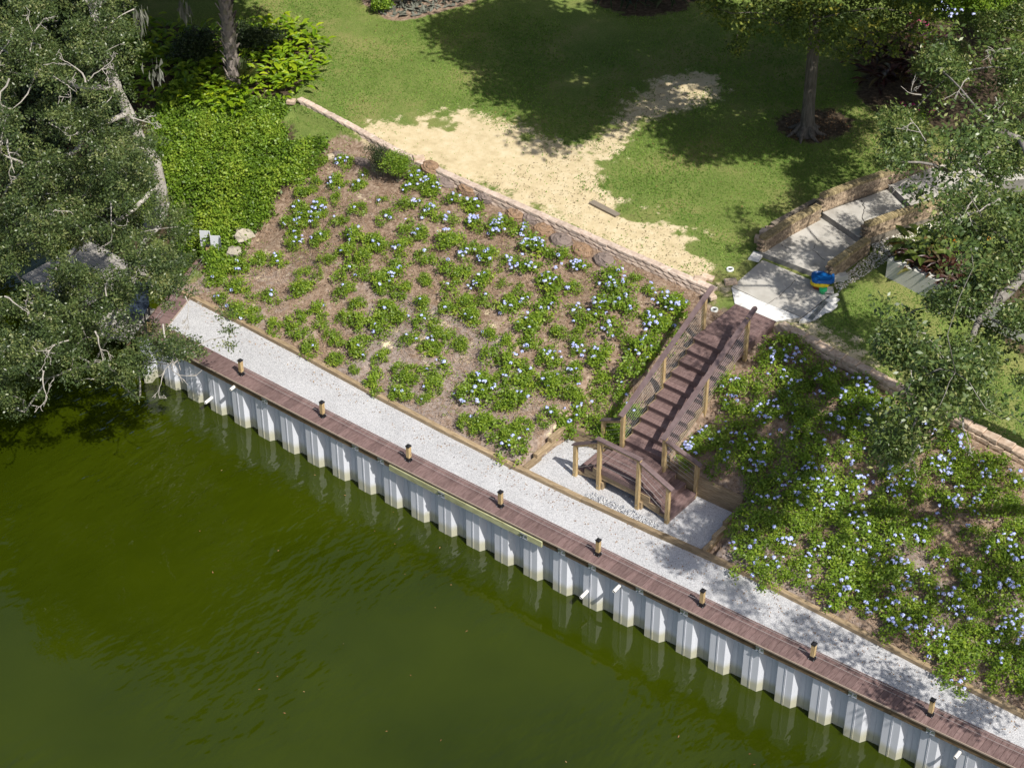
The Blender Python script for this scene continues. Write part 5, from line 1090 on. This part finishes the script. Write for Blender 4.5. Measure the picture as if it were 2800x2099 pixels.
for i, (u, v) in enumerate(((1885, 120), (1900, 150), (1930, 140), (1950, 170), (1920, 180), (1975, 150), (1890, 180), (1960, 110), (2000, 130), (1990, 180), (1935, 100))):
    g = Dh(u, v+20); t = thing('red_leaf_plant', 'nearly black red leaved plant in deep shade behind the lawn tree', 'plant', tuple(g), 'shaded red leaved plants'); obj('leaves', TI[i % 4], t, None, (0, 0, i*1.7), [random.uniform(1.0, 1.5)]*3)
def flower_plant(p, mat, label, group, n=9, spread=.35, h=.4, leafmat='vine_leaf'):
    t = thing('bedding_plant', label, 'plant', tuple(p), group); P = np.random.default_rng(int(abs(p[0])*99)).normal(size=(260, 3))*np.array([spread*.5, spread*.5, .1])+np.array([0, 0, h*.5]); obj('foliage', leaf_mesh('foliage', P, .09, .04, leafmat), t)
    for k in range(n): obj('flower_head', FLC[mat], t, (random.gauss(0, spread*.5), random.gauss(0, spread*.5), h+random.uniform(-.05, .15)), (0, 0, k), [1.3]*3)
FLC = {}
for mt in ('orange_petal', 'pink_petal', 'petal'):
    me = FL[0].copy(); me.materials.clear(); me.materials.append(M[mt]); FLC[mt] = me
flower_plant(Dz(2065, 540, 4.3), 'orange_petal', 'plant with bright orange flowers behind the pale wall', 'orange flowered plants', 4); flower_plant(Dz(2105, 545, 4.3), 'orange_petal', 'plant with deep orange flowers behind the pale wall', 'orange flowered plants', 5)
flower_plant(Dh(1960, 255), 'pink_petal', 'low plant with dark pink flowers in the shaded bed', 'pink flowered plants', 4); flower_plant(Dh(1985, 262), 'pink_petal', 'second low plant with dark pink flowers in the shaded bed', 'pink flowered plants', 4)
flower_plant(Dh(2035, 90), 'petal', 'bush with blue flowers behind the shaded bed', None, 14, .7, 1.0); flower_plant(Dh(1990, 95), 'pink_petal', 'plant with magenta flowers behind the shaded bed', None, 8, .4, .8)

# ================================================================== TREES
def in_frame(P, m=18): uv = to_px(P); return (uv[:, 0] > -m) & (uv[:, 0] < 2212+m) & (uv[:, 1] > -m) & (uv[:, 1] < 1658+m)
def sd_img(u, v, poly): return float(sd_poly(np.array([u], float), np.array([v], float), poly)[0])
SV = np.array(sunv)
def casters(polys, n, r0, r1, h0, h1, allow=None):
    """crown clumps that stand between the sun and a piece of ground, out of the picture or where the photo shows leaves"""
    out = []
    for poly, k in polys:
        poly = np.asarray(poly)[:, :2]; lo, hi = poly.min(0), poly.max(0); c = 0; tr = 0
        while c < k and tr < k*60:
            tr += 1; p = RNG.uniform(lo, hi)
            if sd_poly(np.array([p[0]]), np.array([p[1]]), poly)[0] < 0: continue
            z = float(ground_z(p[0], p[1])); r = RNG.uniform(r0, r1)
            for h in np.linspace(RNG.uniform(h0, h0+2), h1, 8):
                q = np.array([p[0], p[1], z])+SV*h/SV[2]; uv = to_px(q)[0]; m = r*90
                if uv[1] < -m-4 or uv[0] > 2212+m+4 or uv[0] < -m or uv[1] > 1658+m or (allow is not None and allow(uv)): out.append((*q, r)); c += 1; break
    return out
# ---- tree on the lawn
tg = Dh(1742, 288); lt = thing('lawn_tree', 'tall broad lawn tree with a straight grey trunk and yellow green leaves', 'tree', tuple(tg))
SH1 = Dpoly([(965, 60), (1020, 40), (1100, 10), (1300, 20), (1500, 10), (1700, 20), (1900, 60), (1900, 200), (1850, 250), (1800, 300), (1700, 330), (1600, 335), (1500, 320), (1420, 290), (1385, 262), (1470, 240), (1550, 205), (1545, 165), (1430, 165), (1380, 205), (1330, 260), (1260, 322), (1215, 318), (1170, 290), (1120, 225), (1060, 150), (1000, 100)])
SH1b = Dpoly([(1400, 170), (1540, 170), (1550, 230), (1400, 250)])
vis = [(1560, 20, 9.2, .5), (1590, 60, 8.6, .45), (1610, 30, 9, .5), (1600, 95, 8.0, .32), (1590, 110, 7.8, .22), (1650, 20, 9.3, .5), (1690, 45, 9, .5), (1720, 20, 9.2, .5), (1760, 40, 8.9, .5), (1700, 70, 8.5, .35), (1770, 75, 8.5, .4), (1800, 50, 8.8, .45), (1800, 95, 8.2, .32),
       (1835, 70, 8.5, .4), (1845, 110, 8.0, .3), (1860, 40, 9, .5), (1880, 85, 8.4, .4), (1905, 60, 8.8, .45), (1815, 125, 7.8, .25), (1780, 110, 8.0, .25), (1930, 30, 9.2, .5), (1950, 80, 8.6, .35), (1960, 50, 9, .4), (1940, 110, 8.0, .22), (1985, 30, 9.4, .5), (1995, 75, 8.6, .3), (1750, 5, 9.4, .5), (1640, 60, 8.6, .3), (1540, 5, 9.6, .45),
       (1725, 85, 8.2, .2), (1870, 120, 7.8, .2), (2020, 20, 9.5, .45), (1830, 15, 9.3, .5), (1895, 15, 9.3, .5)]
VB = [(*Dz(u, v, z), r) for u, v, z, r in vis]
HB = casters([(SH1, 228), (SH1b, 2)], 0, .42, .95, 7.0, 20)
def clear_of(b):                       # the hanging sprays the photo shows in full sun have open sky towards it
    q = np.array(b[:3])-np.array([v[:3] for v in VB]); t = q@SV; return not np.any((t > .4) & (np.linalg.norm(q-t[:, None]*SV, axis=1) < b[3]*.55))
HB = [b for b in HB if clear_of(b)]
P1, t1 = blob_points(VB, 30, 26, tw=.13); P2, t2 = blob_points(HB, 20, 26, tw=.24)
V1, F1, R1 = leaves_geo(P1-tg, .13, .065, up=.35, rnd=t1); V2, F2, R2 = leaves_geo(P2-tg, .24, .13, up=.5, rnd=t2)
obj('crown', mesh_np('crown', np.concatenate([V1, V2]), np.concatenate([F1, F2+len(V1)]), 'elm_leaf', {'rnd': np.concatenate([R1, R2])}), lt)
m = MB(); tz = 9.5-tg[2]
m.tube([(0, 0, -.2), (0, 0, .05), (.0, 0, .35), (-.02, 0, 1.0), (-.05, .0, 3), (-.1, -.02, 5), (-.12, 0, tz)], [.42, .30, .215, .185, .172, .16, .13], 14)
for k in range(7): a = k*.9+.3; m.tube([(.09*math.cos(a), .09*math.sin(a), .35), (.34*math.cos(a), .34*math.sin(a), .09), (.62*math.cos(a+.2), .62*math.sin(a+.2), -.03)], [.11, .075, .03], 6)
hubs = []
for a in np.linspace(0, 6.28, 8)[:-1]:
    e = (3.2*math.cos(a), 3.2*math.sin(a)-.8, tz+1.6+random.uniform(0, 2)); limb(m, (-.12, 0, tz-.3), e, .12, .06, 6); hubs.append(e)
grow(m, hubs+[(-.1, 0, tz-.6)], [Vector(b[:3])-Vector(tg) for b in VB[::2]+HB[::5]], .05, .01)
m.obj('trunk', 'bark_dark', lt, smooth=True)

# ---- oak reaching in from the right
rg = np.array([30.5, 8.5, float(ground_z(30.5, 8.5))]); ro = thing('oak_tree', 'live oak reaching in over the flower bed and white wall with glossy dark leaves', 'tree', tuple(rg))
rects = [(1892, 228, 2000, 375, 17), (1965, 82, 2108, 200, 20), (2095, 0, 2235, 90, 16), (2135, 96, 2240, 255, 18), (2052, 262, 2240, 400, 24), (2000, 405, 2240, 530, 28), (2010, 619, 2078, 678, 4), (1890, 695, 2010, 800, 17), (1968, 730, 2160, 903, 36), (2085, 510, 2240, 640, 22), (2135, 660, 2240, 722, 8), (1900, 910, 1970, 985, 8), (2075, 600, 2140, 690, 5), (2195, 810, 2240, 850, 2)]
RB = []
for (a, b, c, d, k) in rects:
    for _ in range(k):
        rb_ = random.uniform(.24, .40); iu = min(38*rb_/.4, (c-a)*.4); u, v = random.uniform(a+iu, c+(20 if c > 2200 else -iu)), random.uniform(b+iu*.7, d-iu*.7); z = 10.2-1.3*abs((v-450)/500)+random.uniform(-.8, .8); RB.append((*Dz(u, v, z), rb_))
gr = [Dpoly([(1405, 1150), (1500, 1180), (1545, 1260), (1470, 1240)]), Dpoly([(1560, 1260), (1640, 1280), (1680, 1330), (1600, 1330)]), Dpoly([(1690, 1300), (1790, 1340), (1830, 1420), (1720, 1400)]), Dpoly([(1800, 1390), (1930, 1440), (1990, 1540), (1850, 1480)]), Dpoly([(1990, 1480), (2150, 1560), (2200, 1640), (2050, 1570)]), Dpoly([(1880, 1440), (1960, 1470), (2020, 1560), (1940, 1530)])]
bedp = np.array([(14.4, 3.0), (17, 2.4), (25, 2.4), (25, 8), (15, 8.2)])
lawnR = Dpoly([(1700, 700), (1800, 640), (1900, 640), (2000, 700), (2050, 860), (1900, 800)]); pathp = Dpoly([(1600, 620), (1640, 580), (1780, 480), (1930, 400), (2000, 450), (1860, 600), (1740, 690)])
spotsL = Dpoly([(1600, 470), (1640, 440), (1700, 420), (1760, 450), (1680, 510)]); lawnR2 = Dpoly([(1700, 400), (1760, 360), (1900, 340), (1900, 400), (1800, 430)]); backR = Dpoly([(1850, 230), (1880, 80), (2200, 60), (2220, 350), (2000, 300)])
land = Dpoly([(1330, 960), (1400, 980), (1400, 1030), (1340, 1010)]); tops = Dpoly([(1450, 720), (1500, 690), (1600, 660), (1640, 700), (1560, 780), (1500, 790)])
allow = lambda uv: any(a-10 < uv[0] < c+10 and b-10 < uv[1] < d+10 for a, b, c, d, k in rects)
HB2 = casters([(g_, 4) for g_ in gr]+[(bedp, 78), (lawnR, 16), (pathp, 11), (spotsL, 4), (lawnR2, 9), (backR, 90), (land, 1), (tops, 5)], 0, .32, .6, 4.5, 17, allow)
P1, t1 = blob_points(RB, 84, 30, tw=.105); P2, t2 = blob_points(HB2, 22, 20, tw=.16)
V1, F1, R1 = leaves_geo(P1-rg, .102, .044, up=.35, rnd=t1); V2, F2, R2 = leaves_geo(P2-rg, .14, .07, up=.5, rnd=t2)
obj('crown', mesh_np('crown', np.concatenate([V1, V2]), np.concatenate([F1, F2+len(V1)]), 'oak_leaf_b', {'rnd': np.concatenate([R1, R2])}), ro)
m = MB(); hub = {}
T0 = Vector((0, 0, 0)); H = lambda u, v, z: Vector(Dz(u, v, z))-Vector(rg)
m.tube([(0, 0, -.3), (0, 0, .6), (-.1, 0, 2.5), (-.4, .2, 5)], [.75, .6, .52, .45], 12)
top = Vector((-.4, .2, 5)); h1, h2, h3, h4, h5 = H(2250, 560, 10), H(2140, 660, 9.8), H(2050, 850, 9.2), H(2200, 300, 10.4), H(2260, 880, 9.2)
for a, b, r0, r1 in ((top, h1, .3, .16), (h1, h2, .13, .09), (h2, h3, .085, .04), (h1, h4, .10, .06), (top, h5, .2, .1), (h2, H(2180, 620, 10), .06, .04), (h4, H(2110, 270, 10.2), .09, .04), (h4, H(2050, 370, 10), .06, .03), (h1, H(2060, 460, 10.2), .07, .03), (h3, H(1960, 760, 9.4), .05, .025)): limb(m, a, b, r0, r1, 8, sag=.1)
HUBS = [h1, h2, h3, h4, h5, H(2110, 270, 10.2), H(2050, 370, 10), H(2060, 460, 10.2), H(1960, 760, 9.4), H(2030, 150, 10.3)]
limb(m, h4, HUBS[-1], .035, .02, 6)
grow(m, HUBS, [Vector(b[:3])-Vector(rg) for b in RB[::3]+HB2[::4]], .04, .007)
m.obj('trunk', 'bark_mid', ro, smooth=True)
m = MB()
for (u, v, z, dx, dy, L, r) in ((2000, 720, 9.6, -1, .2, .5, .03), (1968, 800, 9.4, .1, -1, .6, .03), (2110, 780, 9.6, -1, .5, .9, .035), (2080, 900, 9, .0, -1, .6, .04), (1985, 960, 8.6, -.3, -1, .7, .035), (2160, 430, 10.6, -1, -.4, 1.1, .045), (2110, 425, 10.6, -1, -1, .6, .03), (1990, 205, 10.4, -1, -.1, .7, .025), (2090, 170, 10.6, -1, -1, .6, .03), (2185, 105, 10.5, -1, .2, .7, .03), (2000, 305, 10, -.9, .5, .7, .03), (1960, 390, 10, -1, -.4, .4, .02), (2150, 210, 10.3, .3, -1, .5, .03)):
    m = MB(); dead_branch(m, H(u, v, z+.35), Vector(CR)*dx+Vector(CU)*dy, L, r*.6, 2); m.obj('bare_branch', 'dead_twig', ro)

# ---- oaks on the left bank
def left_oak():
    lg = Dh(330, 470); lo = thing('oak_tree', 'old live oak with pale limbs and hanging moss spreading over the lake edge', 'tree', tuple(lg))
    poly = [(-40, -30), (300, -30), (290, 60), (295, 120), (270, 165), (265, 215), (300, 250), (330, 300), (345, 330), (330, 390), (372, 425), (395, 470), (405, 540), (430, 580), (462, 620), (478, 665), (470, 700), (505, 735), (490, 765), (430, 770), (395, 795), (345, 785), (325, 830), (290, 850), (240, 825), (195, 825), (150, 845), (85, 850), (40, 820), (35, 900), (-40, 890)]
    holes = [(190, 562, 26), (312, 632, 13), (325, 690, 20), (385, 690, 22), (455, 530, 46), (425, 650, 14), (350, 690, 18), (120, 75, 22), (70, 560, 18), (100, 590, 12), (235, 735, 14), (262, 745, 10), (345, 370, 14), (335, 350, 12), (275, 245, 12), (300, 275, 10), (130, 320, 14), (20, 420, 12), (210, 480, 10), (440, 700, 15), (40, 330, 10), (160, 200, 12), (150, 420, 12)]
    zs = lambda v: np.interp(v, [0, 100, 300, 500, 700, 900], [9.5, 9.2, 7.8, 6.0, 4.4, 3.2]); B = []; low = []
    tr = 0
    while len(B) < 300 and tr < 30000:
        tr += 1; u, v = random.uniform(-40, 520), random.uniform(-30, 900); r = random.uniform(.30, .58)
        if sd_img(u, v, poly) < r*46: continue
        if any(math.hypot(u-a, v-b) < c*.8+r*44 for a, b, c in holes): continue
        B.append((*Dz(u, v, float(zs(v))+random.uniform(-1.2, 1.0)), r))
    for (u, v, z, r) in ((372, 520, 4.0, .4), (395, 560, 3.8, .4), (345, 470, 4.4, .4), (285, 265, 7.0, .34), (315, 310, 6.4, .3), (235, 120, 9, .5), (250, 165, 8.5, .45), (262, 215, 7.4, .42), (290, 290, 6.6, .36), (310, 320, 6, .38), (325, 345, 5.4, .3), (352, 435, 4.2, .36), (365, 465, 4, .42), (350, 500, 4, .45), (330, 300, 6.2, .3)): B.append((*Dz(u, v, z), r))
    # fringe sprays along the outline
    for k in range(150):
        u, v = random.uniform(-20, 525), random.uniform(0, 930)
        s = sd_img(u, v, poly)
        if -14 < s < 24 and not any(math.hypot(u-a, v-b) < c+8 for a, b, c in holes): B.append((*Dz(u, v, float(zs(v))-.6+random.uniform(-.5, .5)), random.uniform(.16, .28)))
    # the high crown, above the picture
    hi = []; tr = 0
    while len(hi) < 90 and tr < 4000:
        tr += 1; q = np.array([random.uniform(-16, -4.5), random.uniform(3, 15), random.uniform(10.5, 17)])
        uv = to_px(q)[0]
        if uv[1] > -95 and uv[0] > -95: continue
        hi.append((*q, random.uniform(.8, 1.3)))
    hi += casters([(Dpoly([(275, 240), (280, 110), (330, 60), (430, 70), (440, 140), (420, 185), (380, 225), (330, 250)]), 26), (Dpoly([(330, 0), (560, 0), (560, 50), (480, 75), (330, 60)]), 16), (Dpoly([(535, 90), (590, 85), (590, 120), (540, 140)]), 2)], 0, .45, .8, 6, 20)
    P1, t1 = blob_points(B, 40, 38, tw=.095, flat=.7); P2, t2 = blob_points(hi, 16, 22, tw=.3)
    V1, F1, R1 = leaves_geo(P1-lg, .090, .042, up=.35, rnd=t1); V2, F2, R2 = leaves_geo(P2-lg, .30, .16, up=.5, rnd=t2)
    obj('crown', mesh_np('crown', np.concatenate([V1, V2]), np.concatenate([F1, F2+len(V1)]), 'oak_leaf', {'rnd': np.concatenate([R1, R2])}), lo)
    H = lambda u, v, z: Vector(Dz(u, v, z))-Vector(lg); m = MB()
    main = [Vector((.1, -.3, -.4)), H(352, 440, 2.9), H(345, 400, 3.6), H(335, 350, 4.4), H(302, 300, 5.4), H(278, 245, 6.2), H(255, 200, 7), H(230, 120, 8.2), H(200, 20, 9.5)]
    m.tube(main, [.30, .21, .19, .18, .17, .17, .16, .14, .1], 10)
    nodes = [main[4], main[6], main[7]]
    for a, pts in ((main[2], [(250, 480, 4.2), (150, 560, 4.6), (60, 650, 4.4)]), (main[1], [(300, 580, 3.6), (260, 690, 3.6), (200, 790, 3.2)]), (main[5], [(160, 330, 6.6), (60, 360, 6.8), (10, 420, 6.2)]), (main[6], [(150, 180, 8.2), (60, 160, 8.8), (0, 100, 9)]), (main[4], [(190, 420, 5.6), (90, 480, 5.8), (20, 560, 5)])):
        p = a; r = .085
        for (u, v, z) in pts: q = H(u, v, z-.5); limb(m, p, q, r, r*.68, 7, sag=.08); p = q; r *= .68; nodes.append(q)
    grow(m, nodes, [Vector(b[:3])-Vector(lg) for b in B[::3]], .045, .009, .3)
    top = main[-1]
    for b in hi[::5]: limb(m, top, Vector(b[:3])-Vector(lg), .08, .02, 5, seg=4)
    m.obj('trunk', 'bark_pale', lo, smooth=True)
    m = MB()
    for (u, v, dx, dy, L, r) in ((28, 60, 0, -1, 1.6, .06), (20, 170, -.3, -1, 1.2, .05), (88, 150, -.4, -1, 1.5, .06), (115, 165, 1, -.5, .9, .035), (185, 185, 0, 1, .9, .05), (190, 175, 1, .2, .7, .04), (240, 435, -.1, -1, .8, .04), (70, 475, 1, .1, .7, .06), (205, 715, .7, -1, 1.0, .05), (352, 700, 0, -1, 1.5, .05), (355, 800, -.4, -1, .5, .03), (150, 735, -1, .2, .9, .04), (95, 800, -.6, -1, .9, .04), (15, 300, .4, -1, 1.0, .06), (290, 20, -1, -.5, 1.0, .035), (290, 255, 1, -.2, .6, .03), (105, 265, 1, -.4, .7, .03), (230, 640, -.3, .7, .6, .03), (400, 640, .2, -1, .7, .03), (65, 120, -.2, 1, 1.0, .04), (10, 640, 1, -.3, .8, .04), (330, 620, -.5, 1, .5, .03)):
        m = MB(); dead_branch(m, H(u, v, float(zs(v))+.75), Vector(CR)*dx+Vector(CU)*dy, L*.9, r*.55, 3); m.obj('bare_branch', 'dead_twig', lo)
    rr = np.random.default_rng(9)
    for (u, v, z, n, L) in ((300, 30, 8.6, 46, .8), (395, 14, 8.4, 34, .7), (335, 150, 7.6, 30, .6), (110, 470, 5.6, 40, .8), (60, 90, 9, 40, .8), (185, 660, 4.2, 30, .6), (20, 480, 5.6, 30, .7)):
        c = np.array(Dz(u, v, z))-lg; V = []; F = []; R = []
        for k in range(n):
            p = c+rr.normal(size=3)*np.array([.10, .10, .15]); l = L*rr.uniform(.2, .9); w = .0042; a = rr.uniform(0, 3.14); s_ = np.array([math.cos(a), math.sin(a), 0])*w; i0 = len(V)
            V += [p-s_, p+s_, p+np.array([rr.normal()*.05, rr.normal()*.05, -l*.55])+s_*.9, p+np.array([rr.normal()*.06, rr.normal()*.06, -l])]; F.append((i0, i0+1, i0+2, i0+3)); R += [rr.random()]*4
        mo = obj('hanging_moss', pyd('hanging_moss', V, F, 'moss', R), lo); mo['kind'] = 'stuff'
left_oak()
# ---- second oak further left, mostly outside the picture, and woodland reflected in the lake
def plain_tree(p, h, r, label, mat='far_leaf', n=60, leaf=.34, group=None, keep_out=True):
    t = thing('broadleaf_tree', label, 'tree', tuple(p), group); B = []
    while len(B) < n:
        u = unit(1)[0]; q = np.array([u[0]*r, u[1]*r, h*.66+u[2]*h*.32])*np.array([RNG.random()**.4]*2+[1]); P = np.array(p)+q
        uv = to_px(P)[0]
        if keep_out and -90 < uv[0] < 2300 and -90 < uv[1] < 1740: n -= 1; continue
        B.append((*q, r*random.uniform(.16, .28)))
    P, tone = blob_points(B, 9, 26, tw=.4); obj('crown', leaf_mesh('crown', P, leaf, leaf*.55, mat, up=.5, rnd=tone), t)
    m = MB(); m.tube([(0, 0, -.3), (0, 0, h*.3), (.2, .1, h*.6)], [.4, .3, .15], 8)
    for b in B[::5]: limb(m, (.05, .03, h*.4), b[:3], .12, .03, 5, seg=4)
    m.obj('trunk', 'bark_dark', t)
plain_tree((-15, 5, 1.5), 17, 5.0, 'broad oak on the bank beyond the moss hung oak', n=70)
plain_tree((-14, 16, 3.9), 18, 5.0, 'tall tree standing behind the palm, at the far lawn corner', n=70)
plain_tree((-3, 31, 4.6), 22, 6, 'tall tree behind the fan palm bed', n=80); plain_tree((8, 36, 4.8), 23, 6, 'tall tree behind the spiky dark shrubs', n=80)
plain_tree((-12, 29, 4.6), 22, 6, 'tall tree at the back corner of the lawn', n=80); plain_tree((20, 33, 4.8), 21, 6, 'tall tree behind the shaded flower bed', n=80)
# back shrubs at the top right corner in the shade
for (u, v, r, h, lab) in ((2080, 40, 1.1, 1.6, 'large green shrub behind the shaded bed, beside blue flowers'), (2010, 20, 1.0, 1.6, 'green shrub below the hanging lawn tree branches'), (2150, 90, 1.0, 1.4, 'rounded green shrub beside the oak branches'), (2190, 20, 1.2, 1.8, 'tall green shrub at the back of the shaded bed')):
    g = Dh(u, v); bush('green_shrub', tuple(g), h, r, 'vine_leaf', lab, 'shrub', 5200, (.12, .06), trunk=False)
# ---- things under the oak: old dock, chair, planter
od = thing('old_dock', 'old grey board dock half hidden under the oak', 'dock', (-5.2, 1.6, 1.1))
for k in range(12): MB().box((0, 0, 0), (2.6, .20, .04), jit=.003).obj('dock_board', 'old_board', od, loc=(.1, -1.4+k*.212, 0), rot=(0, 0, .0))
for (a, b) in ((-1, -1), (1.1, -1), (-1, 1), (1.1, 1)): MB().tube([(a, b, -2.2), (a, b, -.03)], .07, 8).obj('dock_pile', 'wale', od)
lf = thing('lounge_chair', 'dark blue grey chair under the oak beside the side deck', 'chair', tuple(Dz(306, 655, 1.13)), None, .6)
MB().bar((0, .25, .45), (0, .42, 1.05), .55, .03, up=(0, 1, 0)).obj('backrest', 'chair_blue', lf); MB().box((0, 0, .42), (.56, .55, .04)).obj('seat', 'chair_blue', lf)
for (a, b) in ((-.25, -.25), (.25, -.25), (-.25, .25), (.25, .25)): MB().box((a, b, .2), (.04, .04, .42)).obj('leg', 'black', lf)
fd = thing('floating_dock', 'small weathered platform beside the side deck under the oak leaves', 'platform', (-2.75, .8, .62))
for k in range(9): MB().box((0, 0, 0), (1.6, .185, .04), jit=.003).obj('dock_board', 'old_board', fd, loc=(-.1, -.7+k*.2, 0), rot=(0, 0, .38))
for (a, b) in ((-.6, -.5), (.5, -.4), (-.6, .7), (.4, .8)): MB().tube([(a, b, -1.6), (a, b, -.03)], .07, 8).obj('dock_pile', 'wale', fd)
lf.location = (-2.62, 1.2, .64)
